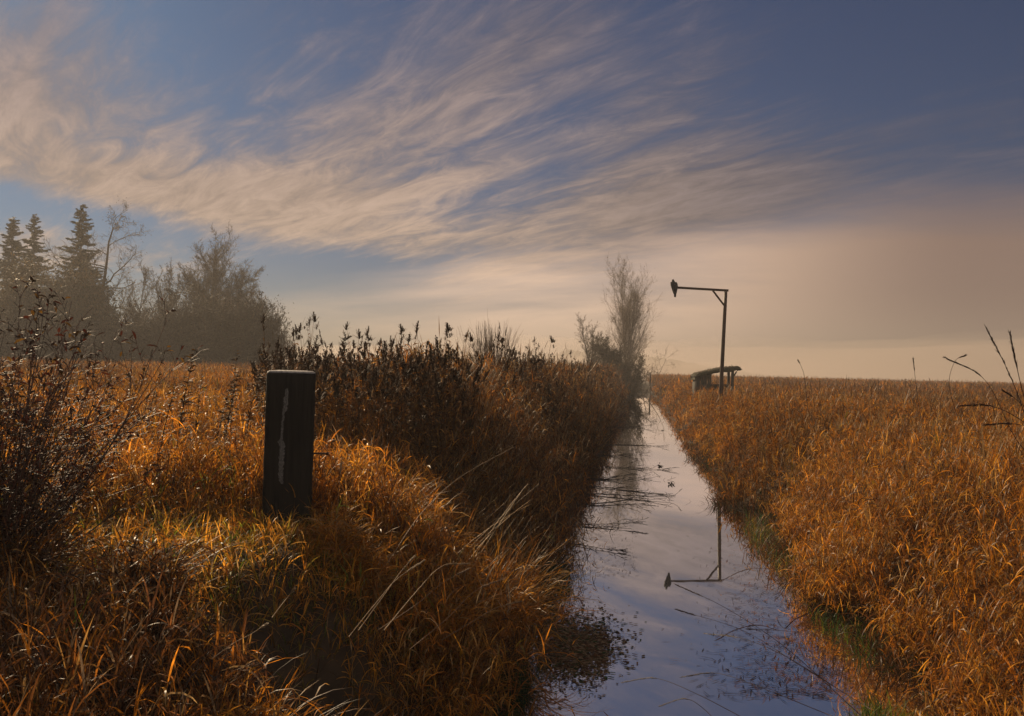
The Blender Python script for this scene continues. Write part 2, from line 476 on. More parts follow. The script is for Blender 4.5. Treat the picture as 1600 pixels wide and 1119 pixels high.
# thin flowering culms that stick out above the meadows
def culms(name, label, n, side, dmin, dmax, x0, x1, colr, hmul=(1.25, 1.65), wk=(.0035, .00012)):
    S = Soup()
    X, Y, Z = scatter(n, x0, x1, 3, dmax + 3, dmin, dmax, side=side)
    hf = left_height if side == 'L' else right_height
    h = np.maximum(hf(X, Y), .45 if hmul[0] > 1 else .1) * RNG.uniform(*hmul, len(X))
    az = RNG.uniform(0, 6.28, len(X)); ln = np.abs(RNG.normal(.08, .1, len(X))); bd = np.abs(RNG.normal(.35, .3, len(X)))
    P = np.stack([X, Y, Z], -1); px, py, d = project(X, Y, Z)
    wd = wk[0] + d * wk[1]
    c = np.array(colr) * RNG.uniform(.5, 1.4, (len(X), 1))
    blades(S, P, az, h, wd, ln, bd, c, segs=6, prof=STEM, power=2.)
    tip = along(P, az, h, ln, bd, np.full(len(X), .86), power=2.)
    blades(S, tip, az, h * .17, wd * 3.5, ln + bd * .75, bd * .5, c * .8, segs=3, prof=[.3, 1, .9, .4, .1])
    tag(link(name, S.mesh(name), M['stalk']), label, 'grass', kind='stuff')
culms('grass_culm', 'fine upright straw culms among the nearest orange reeds on the right', 12000, 'R', 3.4, 16, 1.4, 9, (.36, .22, .09), (.75, 1.2), (.0022, .00009))
culms('grass_culm', 'fine upright straw culms among the nearest grass on the left', 14000, 'L', 3.4, 16, -12, -.8, (.34, .2, .085), (.7, 1.2), (.0022, .00009))
culms('grass_culm', 'fine straw culms through the middle of the right field', 16000, 'R', 15, 45, 1.4, 21, (.34, .2, .08), (.75, 1.2), (.003, .00012))
culms('grass_culm', 'fine straw culms through the hedge and the left meadow', 18000, 'L', 15, 45, -34, -.8, (.3, .18, .08), (.75, 1.2), (.003, .00012))
culms('grass_culm', 'thin straw culms standing above the right field', 1500, 'R', 6, 60, 1.4, 26, (.2, .1, .04))
culms('grass_culm', 'thin straw culms among the brown grass of the left bank', 900, 'L', 4.5, 40, -26, -.8, (.22, .13, .06))

# overhanging long blades along both banks of the ditch
def overhang():
    for side, n, ymax, nm, lb in (('L', 5200, 60, 'bank_grass', 'dark brown grass drooping over the left water edge'),
                                  ('R', 1700, 60, 'bank_grass', 'rust brown grass drooping over the right water edge')):
        S = Soup()
        Y = 3.5 + (ymax - 3.5) * RNG.uniform(0, 1, n) ** 1.9
        s = np.abs(RNG.normal(0, .3, n))
        X = edgeL(Y) - s if side == 'L' else edgeR(Y) + s
        Z = terrain(X, Y)
        az = RNG.normal(0 if side == 'L' else np.pi, .75, n)
        L = RNG.uniform(.35, .95, n) * (1 if side == 'L' else .6) * np.interp(Y, [4, 7, 10], [.6, .8, 1])
        P = np.stack([X, Y, Z], -1)
        blades(S, P, az, L, .007 + Y * .0004, RNG.uniform(.1, .8, n), RNG.uniform(.6, 1.5, n),
               palette(n, dict(brown=4, dark=3, rust=3, straw=.8, olive=.6)), segs=5)
        # wet leaf ends and stubble poking from the water margin
        k = n // 2
        Y = 3.8 + (ymax - 3.8) * RNG.uniform(0, 1, k) ** 2.2
        s = RNG.exponential(.16, k) - .05
        X = edgeL(Y) + s if side == 'L' else edgeR(Y) - s
        P = np.stack([X, Y, np.full(k, -.03)], -1)
        blades(S, P, RNG.uniform(0, 6.28, k), RNG.uniform(.06, .3, k), .005 + Y * .0002, RNG.uniform(.1, 1.0, k), RNG.uniform(.2, 1.4, k),
               palette(k, dict(dark=5, brown=2, dkgreen=2, rust=1)), segs=3)
        tag(link(nm, S.mesh(nm), M['grass']), lb, 'grass', kind='stuff')
overhang()

def tuft(name, label, cx, cy, rx, ry, n, L, wts, z=None, lean=(.1, .9)):
    S = Soup()
    a = RNG.uniform(0, 6.28, n); q = np.sqrt(RNG.uniform(0, 1, n))
    X = cx + rx * q * np.cos(a); Y = cy + ry * q * np.sin(a)
    Z = np.maximum(terrain(X, Y), -.02)
    blades(S, np.stack([X, Y, Z], -1), RNG.uniform(0, 6.28, n), L * RNG.uniform(.5, 1.3, n), .007, RNG.uniform(*lean, n), RNG.uniform(.3, 1.5, n),
           palette(n, wts), segs=4)
    tag(link(name, S.mesh(name), M['green']), label, 'grass', kind='stuff')
x, y = ground_xy(782, 6.7)
tuft('green_grass', 'blue green fresh grass at the left water edge nearest the camera', x, y, .26, .4, 1500, .24, dict(teal=4, dkgreen=3, green=.6))
tuft('green_grass', 'dark green grass at the left water edge below the bright mound', -1.0, 9.6, .3, 1.6, 800, .22, dict(dkgreen=5, teal=1.5, brown=2))
tuft('green_grass', 'bright green grass on the wet right edge under orange reeds', 1.72, 6.0, .24, .75, 900, .2, dict(green=4, olive=2, dkgreen=2))
tuft('green_grass', 'dull green grass on the right edge farther along', 2.0, 9.2, .25, 1.3, 700, .2, dict(dkgreen=4, green=1.5, brown=2))
tuft('green_grass', 'dark green clump where the right bank juts into the water', 1.95, 13.2, .35, 2.2, 900, .25, dict(dkgreen=4, olive=1, brown=3))
for ya, yb, nn, lb in ((6.6, 9.6, 900, 'nearer dark sedge fringe under the right bank reeds'), (10, 17, 1500, 'dark sedge fringe along the right bank, middle of the ditch'), (17, 30, 1300, 'far dark sedge fringe along the right bank')):
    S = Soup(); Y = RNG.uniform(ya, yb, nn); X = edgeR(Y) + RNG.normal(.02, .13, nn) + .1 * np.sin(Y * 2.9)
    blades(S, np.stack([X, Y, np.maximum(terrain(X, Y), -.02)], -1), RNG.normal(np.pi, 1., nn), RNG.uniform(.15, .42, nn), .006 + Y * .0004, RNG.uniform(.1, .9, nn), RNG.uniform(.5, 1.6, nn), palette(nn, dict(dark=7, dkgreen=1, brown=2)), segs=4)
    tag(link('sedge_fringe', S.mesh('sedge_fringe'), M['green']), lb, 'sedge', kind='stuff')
tuft('green_grass', 'lime green leaves low in the left corner shade', -2.75, 3.35, .45, .35, 380, .2, dict(green=4, olive=3))
tuft('green_grass', 'yellow green short grass at the foot of the timber post', -2.75, 5.6, 1.0, .75, 1700, .17, dict(olive=4, green=2.2, gold=3, straw=1.5))
tuft('green_grass', 'yellow green grass along the crest of the mound', -1.75, 5.75, .55, .3, 700, .2, dict(olive=3, green=2, gold=4, orange=2))

def tussock(x_, y_, h, n, wts, label, az0=None):
    S = Soup(); z_ = float(terrain(x_, y_))
    a = RNG.uniform(0, 6.28, n) if az0 is None else RNG.normal(az0, 1.1, n)
    q = .22 * np.sqrt(RNG.uniform(0, 1, n)); b = RNG.uniform(0, 6.28, n)
    P_ = np.stack([q * np.cos(b), q * np.sin(b), terrain(x_ + q * np.cos(b), y_ + q * np.sin(b)) - z_ - .02], -1)
    L = h * RNG.uniform(.55, 1.35, n)
    c = palette(n, wts)
    ln = np.abs(RNG.normal(.18, .14, n)); bd = RNG.uniform(.7, 2.5, n)
    blades(S, P_, a, L, .0075, ln, bd, c, segs=7, power=1.5, twist=RNG.normal(0, .5, n))
    m_ = n
    k = RNG.integers(0, n, m_)
    p = along(P_[k], a[k], L[k], ln[k], bd[k], RNG.uniform(.3, .95, m_), power=1.5)
    blades(S, p, RNG.uniform(0, 6.28, m_), RNG.uniform(.08, .2, m_), .010, RNG.uniform(.2, 1.2, m_), RNG.uniform(.6, 2.2, m_), palette(m_, wts), segs=3, power=.7, twist=RNG.normal(0, .8, m_))
    o = link('grass_tussock', S.mesh('grass_tussock'), M['grass']); o.location = (x_, y_, z_)
    tag(o, label, 'grass tussock')
W_TUS = dict(gold=6, orange=5, straw=2.5, pale=1., rust=.6)  # bright mix, so the tussock colours carry painted sunlight
for x_, y_, h, n, lb in (
    (-1.15, 7.3, .98, 1100, 'orange drooping grass tussock leaning over the water at the lit bend of the left bank'),
    (-1.55, 7.95, .7, 700, 'smaller orange tussock just behind the one leaning over the water'),
    (-2.0, 7.4, .7, 1000, 'large golden orange tussock right of the timber post'),
    (-1.45, 6.35, .62, 800, 'orange tussock cresting the mound toward the ditch'),
    (-1.95, 5.95, .38, 600, 'low yellow tussock on the crest in front of the timber post'),
    (-1.35, 4.05, .5, 600, 'lit orange tussock at the bottom edge below the dark hollow'),
    (-1.75, 3.75, .45, 500, 'rust tussock at the bottom edge left of the lit orange one'),
    (-2.7, 4.55, .5, 500, 'brown tussock at the left of the dark hollow'),
    (-3.5, 4.6, .55, 500, 'dull tussock in the left foreground shade beside the twiggy shrub')):
    tussock(x_, y_, h, n, W_TUS if 'brown' not in lb and 'dull' not in lb else W_DARK, lb)

# ------------------------------------------------------------------ dark timber post
pb_x, pb_y = ground_xy(455, 6.75)
gz = float(terrain(pb_x, pb_y))
post = empty('timber_post', (pb_x, pb_y, gz - .05))
tag(post, 'thick square black timber post with a pale streak down its face, in short grass', 'post')
S = Soup()
hw, hd, rr = .178, .15, .024
zt = pt(457, 580, 6.75).z - (gz - .05)
def rrect(hw, hd, rr, z, n=4, jit=0.):
    out = []
    for cx, cy, a0 in ((hw - rr, hd - rr, 0), (-hw + rr, hd - rr, 90), (-hw + rr, -hd + rr, 180), (hw - rr, -hd + rr, 270)):
        for k in range(n):
            a = R(a0 + 90 * k / (n - 1))
            out.append((cx + rr * math.cos(a) + random.uniform(-jit, jit), cy + rr * math.sin(a) + random.uniform(-jit, jit), z))
    return np.array(out)
rings = [rrect(hw, hd, rr, z, jit=.002) for z in np.linspace(-.4, zt - .03, 14)]
rings += [rrect(hw - .003, hd - .003, rr, zt - .012)]
loft(S, rings, (1, 1, 1))
body = link('upright', S.mesh('upright', True), M['post'], post)
yawp = math.atan2(-pb_x, pb_y)      # roughly face the path the photographer stood on
post.rotation_euler = (0, R(.3), yawp * .9)
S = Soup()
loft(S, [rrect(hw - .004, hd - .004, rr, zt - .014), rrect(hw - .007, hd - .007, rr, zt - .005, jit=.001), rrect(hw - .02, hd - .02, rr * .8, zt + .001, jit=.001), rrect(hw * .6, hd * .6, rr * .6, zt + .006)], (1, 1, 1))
link('sunlit_top', S.mesh('sunlit_top', True), M['lit top'], post)  # thin pale cap, its sunlit rim painted by colour
# pale streak: a thin irregular crust standing 2 mm proud of the face
S = Soup()
prof = [(607, 451.5, 2), (612, 450.5, 4), (624, 449.5, 6), (634, 449, 5.5), (641, 448.5, 5), (646, 446.5, 2.6), (660, 445, 2.4), (675, 444, 2.6), (684, 443.5, 2.6),
        (690, 443, 7), (697, 445, 7), (708, 444.5, 6.5), (720, 444, 6), (732, 443.5, 6), (742, 443.5, 5.5), (750, 443.8, 5), (756, 446, 3)]
rows = []
fy = -hd - .0035
k = 6.6 / F
ys_ = np.linspace(607, 756, 75)
for yy in ys_:
    cx = np.interp(yy, [p[0] for p in prof], [p[1] for p in prof]); ww = np.interp(yy, [p[0] for p in prof], [p[2] for p in prof])
    ww *= random.uniform(.9, 1.5); cx += random.uniform(-.7, .7)
    zz = zt - (yy - 580) * k
    x_ = (cx - 457 + (yy - 580) * .02) * k
    rows.append([(x_ - ww * k * .5, fy, zz), (x_, fy - random.uniform(.001, .004), zz), (x_ + ww * k * .5, fy, zz)])
V = np.array(rows).reshape(-1, 3); Qs = []
for i in range(len(rows) - 1):
    for j in range(2):
        Qs.append((i * 3 + j, i * 3 + j + 1, i * 3 + j + 4, i * 3 + j + 3))
S.add(V, np.array(Qs), (1, 1, 1))
link('streak', S.mesh('streak'), M['sap'], post)
S = Soup()
zb = zt - (711 - 580) * k
polytube(S, [(hw - .03, 0, zb), (hw + .10, 0, zb - .001), (hw + .102, 0, zb - .001)], [.007, .007, .007], (.03, .02, .015), 8)
polytube(S, [(hw + .098, 0, zb - .001), (hw + .115, 0, zb - .001)], [.013, .013], (.03, .02, .015), 6)
link('bolt', S.mesh('bolt'), M['iron'], post)

# ------------------------------------------------------------------ tall post with an arm
mx, my = ground_xy(1125, 35)
mz = float(terrain(mx, my))
mast = empty('arm_post', (mx, my, mz))
tag(mast, 'tall thin dark post with a braced horizontal arm near the shelter', 'post')
top = pt(1134, 456, 35) - Vector((mx, my, mz))
S = Soup()
n = 9
pts = [Vector((0, 0, -.5)).lerp(Vector((top.x, top.y, top.z)), i / (n - 1)) for i in range(n)]
polytube(S, pts, [.088 - .022 * i / (n - 1) for i in range(n)], (1, 1, 1), 10)
link('upright', S.mesh('upright', True), M['mast'], mast)
aL = pt(1052, 450.5, 35) - Vector((mx, my, mz)); aR = pt(1138, 455.5, 35) - Vector((mx, my, mz))
aL.z += .035; aR.z += .035
def beam(p, q, w, h, name, mat, par):
    S = Soup(); d = (q - p).normalized(); s = d.cross(Vector((0, 0, 1))).normalized(); t = s.cross(d)
    rg = []
    for c in (p, q):
        rg.append(np.array([c + s * w * a + t * h * b for a, b in ((-.5, -.5), (.5, -.5), (.5, .5), (-.5, .5))]))
    loft(S, rg, (1, 1, 1))
    return link(name, S.mesh(name), mat, par)
beam(aL, aR, .08, .085, 'arm', M['mast'], mast)
b0 = aL.lerp(aR, .72) - Vector((0, 0, .04)); b1 = pts[-1].lerp(pts[0], .105)
beam(b0, b1, .055, .06, 'brace', M['mast'], mast)

# bird of prey on the end of the arm
bx = aL + Vector((mx, my, mz))
bird = empty('perched_bird', (bx.x, bx.y, bx.z + .045))
tag(bird, 'dark bird of prey perched on the free end of the long arm, tail hanging below', 'bird')
S = Soup()
def ell(cx, cy, z, a, b, n=12, tilt=0.):
    k = np.arange(n) / n * 2 * np.pi
    return np.stack([cx + a * np.cos(k), cy + b * np.sin(k), np.full(n, z) + tilt * b * np.sin(k)], -1)
prof_b = [(-.30, .16, .02, .012), (-.22, .14, .055, .03), (-.12, .10, .10, .055), (-.04, .06, .115, .085), (.04, .03, .118, .10), (.10, .01, .108, .098),
          (.155, -.01, .088, .082), (.19, -.025, .062, .062), (.215, -.035, .052, .055), (.24, -.045, .05, .054), (.262, -.05, .04, .045), (.278, -.05, .02, .025)]
loft(S, [ell(0, yy, z, a, b) for z, yy, a, b in prof_b], (1, 1, 1))
bb = link('body', S.mesh('body', True), M['feather'], bird)
for sgn in (-1, 1):
    S = Soup()
    wp = [(.16, .03, .03, .03), (.10, .06, .045, .055), (0, .10, .045, .06), (-.12, .14, .035, .045), (-.25, .17, .02, .022), (-.33, .19, .006, .008)]
    loft(S, [ell(sgn * (.1 - .25 * max(0, -z) * .6), yy, z, a, b) for z, yy, a, b in wp], (1, 1, 1))
    link('wing', S.mesh('wing', True), M['feather'], bird)
S = Soup()
loft(S, [ell(0, .16, -.14, .05, .014), ell(0, .2, -.28, .055, .012), ell(.01, .23, -.42, .045, .01), ell(.01, .24, -.455, .02, .006)], (1, 1, 1))
link('tail', S.mesh('tail', True), M['feather'], bird)
S = Soup()
polytube(S, [(0, -.09, .235), (0, -.125, .228), (0, -.135, .205)], [.016, .010, .002], (1, 1, 1), 6)
link('beak', S.mesh('beak', True), M['iron'], bird)
for sgn in (-1, 1):
    S = Soup()
    polytube(S, [(sgn * .045, .02, -.02), (sgn * .045, -.01, .0), (sgn * .045, -.05, .004), (sgn * .045, -.075, -.02)], [.03, .022, .014, .005], (1, 1, 1), 6)
    link('foot', S.mesh('foot', True), M['pale'], bird)
bird.rotation_euler = (0, 0, R(200))

# ------------------------------------------------------------------ mossy shelter
dS = 50.
sx, sy = ground_xy(1118, dS); sz = float(terrain(sx, sy))
shel = empty('field_shelter', (sx, sy, sz))
tag(shel, 'tumbledown open field shelter with a sloping mossy roof behind the tall post', 'shelter')
shel.rotation_euler = (0, 0, R(6))
kS = dS / F
def lx(px): return (px - 1118) * kS
def lz(py): return EYE + (584.5 - py) * kS - sz
def boxpart(name, x0, x1, y0, y1, z0, z1, mat, jit=.0, parent=shel):
    S = Soup()
    rg = []
    for z in np.linspace(z0, z1, 4):
        rg.append(np.array([(x0, y0, z), (x1, y0, z), (x1, y1, z), (x0, y1, z)]) + RNG.uniform(-jit, jit, (4, 3)))
    loft(S, rg, (1, 1, 1)); return link(name, S.mesh(name), mat, parent)
# roof: warped slab with ragged mossy edges
rows = []; nseg = 26; nd = 9
xr = np.linspace(lx(1082.5), lx(1154), nseg)
tops = np.interp(xr, [lx(v) for v in (1082.5, 1086, 1105, 1122, 1138, 1149, 1154)], [lz(v) for v in (589.5, 584, 579, 574.5, 572.8, 571.8, 575)])
thick = np.interp(xr, [lx(v) for v in (1082.5, 1088, 1122, 1138, 1146, 1154)], [.16, .2, .24, .28, .2, .09])
rg = []
for i in range(nseg):
    yy = np.linspace(-.85, .85, nd)
    tz = tops[i] + RNG.normal(0, .022, nd); tz[0] -= .05; tz[-1] -= .05
    bz = tops[i] - thick[i] + RNG.normal(0, .018, nd)
    x_ = xr[i] + RNG.normal(0, .012, nd)
    rg.append(np.concatenate([np.stack([x_, yy, tz], -1), np.stack([x_, yy, bz], -1)[::-1]]))
S = Soup(); loft(S, rg, (1, 1, 1))
roof = link('roof', S.mesh('roof'), M['moss'], shel)
# wisps of moss and dead grass on the roof
S = Soup(); q = 420
xi = RNG.uniform(xr[0], xr[-1], q); yi = RNG.uniform(-.85, .85, q)
blades(S, np.stack([xi, yi, np.interp(xi, xr, tops) - .02], -1), RNG.uniform(0, 6.28, q), RNG.uniform(.05, .16, q), .03, RNG.uniform(0, 1.2, q), .9,
       palette(q, dict(dkgreen=2, dark=4, brown=3)), segs=2)
tag(link('moss', S.mesh('moss'), M['green'], roof), kind='stuff')
for i, (a, b) in enumerate(((1085.5, 1090.5), (1090.8, 1096), (1096.3, 1101.5), (1101.8, 1108.5))):
    top_z = np.interp(lx((a + b) / 2), xr, tops) - .16
    boxpart('wall_board', lx(a), lx(b), -.66 + .015 * (i % 2), -.62 + .015 * (i % 2), -.1, top_z, M['board'], .008)
boxpart('side_wall', lx(1085.5), lx(1087), -.6, .7, -.1, np.interp(lx(1086), xr, tops) - .17, M['board'], .004)
boxpart('back_wall', lx(1087.6), lx(1144), .66, .7, -.1, lz(600.5), M['board'], .01)
for (px_, y_) in ((1141, -.62), (1141.5, .57), (1110.2, .57)):
    x_ = lx(px_)
    boxpart('post', x_ - .07, x_ + .07, y_ - .06, y_ + .06, -.2, np.interp(x_, xr, tops) - .14, M['board'], .006)
beam(Vector((lx(1141), -.62, lz(590))), Vector((lx(1147), -.62, lz(579.5))), .06, .07, 'brace', M['board'], shel)

# ------------------------------------------------------------------ far marker post at the end of the ditch
fx, fy_ = ground_xy(1016, 100)
S = Soup()
zt_ = pt(1016, 582, 100).z
polytube(S, [(0, 0, -.5), (0.01, 0, zt_ * .5), (0.0, 0, zt_ - .06), (0, 0, zt_)], [.09, .085, .08, .06], (.05, .03, .02), 8)
o = link('marker_post', S.mesh('marker_post', True), M['twig']); o.location = (fx, fy_, 0)
tag(o, 'small distant wooden post standing at the far end of the ditch', 'post')

# ------------------------------------------------------------------ trees
def rot_about(d, ang, roll_):
    ref = Vector((0, 0, 1)) if abs(d.z) < .9 else Vector((1, 0, 0))
    a = d.cross(ref).normalized(); b = d.cross(a)
    ax = a * math.cos(roll_) + b * math.sin(roll_)
    return (d * math.cos(ang) + ax * math.sin(ang)).normalized()

class Tree:
    def __init__(s, rnd): s.seg = []; s.tips = []; s.rnd = rnd; s.stem = 0
    def grow(s, p, d, L, rad, lvl, P):
        rnd = s.rnd; n = P['n'][lvl]; step = L / n; last = len(P['n']) - 1
        kids = []
        for i in range(n):
            t = (i + 1) / n
            w = P['wander'][lvl]
            d = (d + Vector((rnd.gauss(0, w), rnd.gauss(0, w), rnd.gauss(0, w * .6))) + Vector((0, 0, P['up'][lvl]))).normalized()
            q = p + d * step
            r0_ = rad * (1 - (i / n) * .8); r1_ = rad * (1 - t * .8)
            s.seg.append((p, q, max(r0_, P['rmin']), max(r1_, P['rmin']), lvl, s.stem))
            if lvl < last and t > P['tmin'][lvl]:
                k = P['kids'][lvl] / (n * (1 - P['tmin'][lvl]))
                k = int(k) + (rnd.random() < k - int(k))
                for _ in range(k):
                    kids.append((p.lerp(q, rnd.random()), d.copy(), t, max(r1_, P['rmin'])))
            p = q
        s.tips.append((p, lvl))
        for (kp, kd, t, kr) in kids:
            sh = P['shape'](t) if lvl == 0 else (1.15 - .5 * t)
            a = R(rnd.uniform(*P['ang'][lvl]))
            nd = rot_about(kd, a, rnd.uniform(0, 2 * math.pi))
            s.grow(kp, nd, L * P['ratio'][lvl] * sh * rnd.uniform(.7, 1.2), kr * .62, lvl + 1, P)

def make_tree(name, base, height, P, seed, bark, twig, leaves=None, label=None, cat='tree', group=None, stems=1, spread=0., trunkr=.18, lean=(0, 0)):
    rnd = random.Random(seed); T = Tree(rnd)
    for k in range(stems):
        a = rnd.uniform(0, 6.28); T.stem = k
        d = Vector((math.cos(a) * spread + lean[0], math.sin(a) * spread + lean[1], 1)).normalized()
        T.grow(Vector((math.cos(a) * spread * .8, math.sin(a) * spread * .8, -.3)), d, height * (1 if k == 0 else rnd.uniform(.65, .95)) * P.get('hk', 1.), trunkr * rnd.uniform(.7, 1), 0, P)
    root = empty(name, base); tag(root, label, cat, group)
    trs = [Soup() for _ in range(stems)]; cr = Soup(); split = P.get('split', 1)
    for j, soup in enumerate(trs + [cr]):
        sides = 3 if soup is cr else 6
        sel = [x for x in T.seg if (x[4] > split if soup is cr else x[4] <= split and x[5] == j)]
        if sel:
            cc = np.array(twig if soup is cr else bark) * np.array([[rnd.uniform(.7, 1.25)] for _ in sel])
            tubes(soup, [x[0] for x in sel], [x[1] for x in sel], [x[2] for x in sel], [x[3] for x in sel], cc, sides)
    if leaves:
        n, size, pal_, jit = leaves
        tips = np.array([x[1] for x in T.seg if x[4] >= split + 1] or [x[1] for x in T.seg])
        k = RNG.integers(0, len(tips), n)
        P_ = tips[k] + RNG.normal(0, jit, (n, 3))
        P_[:, 2] = np.maximum(P_[:, 2], .1)
        c = np.array(pal_)[RNG.integers(0, len(pal_), n)] * RNG.uniform(.6, 1.3, (n, 1))
        blades(cr, P_, RNG.uniform(0, 6.28, n), size * RNG.uniform(.5, 1.4, n), size * .6, RNG.uniform(.3, 2.4, n), .5, c, segs=1, prof=[.7, 1, .5])
    for tr in trs: link('trunk', tr.mesh('trunk'), M['bark'], root)
    if cr.V: link('crown', cr.mesh('crown'), M['leaf'], root)
    return root

ROUND = dict(n=[9, 6, 4, 2], wander=[.07, .14, .2, .25], up=[.05, .09, .1, .06], kids=[26, 12, 9], tmin=[.22, .15, .1],
             ang=[(30, 65), (28, 60), (25, 65)], ratio=[.48, .45, .42], shape=lambda t: 1.2 - .55 * t, hk=.8, rmin=.013, split=1)
POPLAR = dict(hk=.88, n=[12, 6, 4, 2], wander=[.04, .09, .14, .2], up=[.04, .16, .16, .08], kids=[25, 8, 5], tmin=[.12, .15, .1],
              ang=[(25, 48), (25, 50), (25, 60)], ratio=[.38, .45, .45], shape=lambda t: 1.3 * (math.sin(min(1, max(t, .02)) ** .75 * math.pi) * .7 + .35), rmin=.008, split=1)
UPRIGHT = dict(n=[9, 6, 3, 2], wander=[.08, .1, .16, .2], up=[.05, .14, .12, .06], kids=[14, 9, 5], tmin=[.2, .15, .1],
               ang=[(20, 45), (22, 50), (25, 60)], ratio=[.42, .42, .42], shape=lambda t: 1.2 - .7 * t, rmin=.013, split=1)
LIMBY = dict(n=[9, 7, 4, 2], wander=[.1, .22, .25, .3], up=[.0, .02, .04, .02], kids=[13, 10, 7], tmin=[.35, .2, .1],
             ang=[(45, 80), (35, 70), (30, 70)], ratio=[.5, .45, .4], shape=lambda t: 1.2 - .6 * t, rmin=.014, split=1)
THICK = dict(n=[6, 5, 3, 2], wander=[.14, .2, .25, .3], up=[.04, .06, .05, .03], kids=[12, 9, 6], tmin=[.08, .1, .1],
             ang=[(25, 65), (30, 65), (25, 70)], ratio=[.55, .5, .45], shape=lambda t: 1.1 - .5 * t, rmin=.016, split=0)

BARK = (.07, .055, .04); TW = (.14, .10, .06)
OLV = [(.11, .085, .035), (.13, .08, .03), (.08, .07, .035), (.16, .10, .035)]
BRN = [(.07, .05, .03), (.09, .06, .03), (.05, .04, .028)]
def place(px, top_py, d):
    x_, y_ = ground_xy(px, d)
    z_ = float(terrain(x_, y_))
    return (x_, y_, z_ - .1), EYE + (hor(px) - top_py) / F * d - z_

def conifer(px, top_py, d, width_px, seed, label, group='dark conifers rising behind the left wood'):
    base, H = place(px, top_py, d)
    rnd = np.random.default_rng(seed)
    root = empty('fir_tree', base); tag(root, label, 'tree', group)
    S = Soup()
    polytube(S, [(0, 0, -.3), (.03, 0, H * .5), (0, .02, H * .97)], [.26, .15, .02], (.045, .035, .028), 8)
    link('trunk', S.mesh('trunk', True), M['bark'], root)
    C = Soup(); wmax = width_px / F * d * .5
    z = H * .2
    while z < H * .985:
        t = (z - H * .2) / (H * .8)
        rad = wmax * (1 - t) ** .8 * (1 - .25 * math.exp(-((t - .0) / .12) ** 2)) + .12
        nb = 2 + (rnd.random() < .5)
        for k in range(nb):
            a = rnd.uniform(0, 6.28); L = rad * rnd.uniform(.4, 1.3)
            if rnd.random() < .12: L *= .4
            q = max(16, int(L * 75))
            tt = rnd.uniform(.12, 1, q)
            dr = -.1 - .35 * (1 - t) + rnd.normal(0, .1)
            bxp = np.cos(a) * L * tt; byp = np.sin(a) * L * tt
            bz = z + dr * L * tt + .30 * L * tt ** 2.4
            P_ = np.stack([bxp, byp, bz], -1) + rnd.normal(0, .035, (q, 3))
            az_ = a + rnd.choice([-1, 1], q) * rnd.uniform(.3, 1.2, q)
            ll = (.5 * (1 - tt * .6) * min(1, L * .55) + .12) * rnd.uniform(.6, 1.2, q)
            c = np.array([(.022, .034, .026), (.016, .026, .022), (.03, .04, .024)])[rnd.integers(0, 3, q)] * rnd.uniform(.6, 1.3, (q, 1))
            blades(C, P_, az_, ll, .2, rnd.uniform(1.35, 1.95, q), .35, c, segs=2, prof=[.6, 1, .25])
            tubes(C, [(0, 0, z)], [(np.cos(a) * L * .9, np.sin(a) * L * .9, z + dr * L * .9 + .25 * L * .75)], .03, .01, (.03, .025, .02), 3)
        z += H * rnd.uniform(.004, .011)
    blades(C, np.array([[0, 0, H * .93]] * 8), rnd.uniform(0, 6.28, 8), H * .05, .1, rnd.uniform(.0, .6, 8), .2, np.array([.02, .03, .024]), segs=2)
    link('crown', C.mesh('crown'), M['leaf'], root)

conifer(14, 333, 100, 96, 3, 'leftmost dark fir at the photo edge with a blunt top')
conifer(47, 330, 103, 84, 4, 'second dark fir from the left with a narrow spire')
conifer(121, 314, 96, 100, 5, 'tallest dark fir with layered boughs beside the limby bare tree')

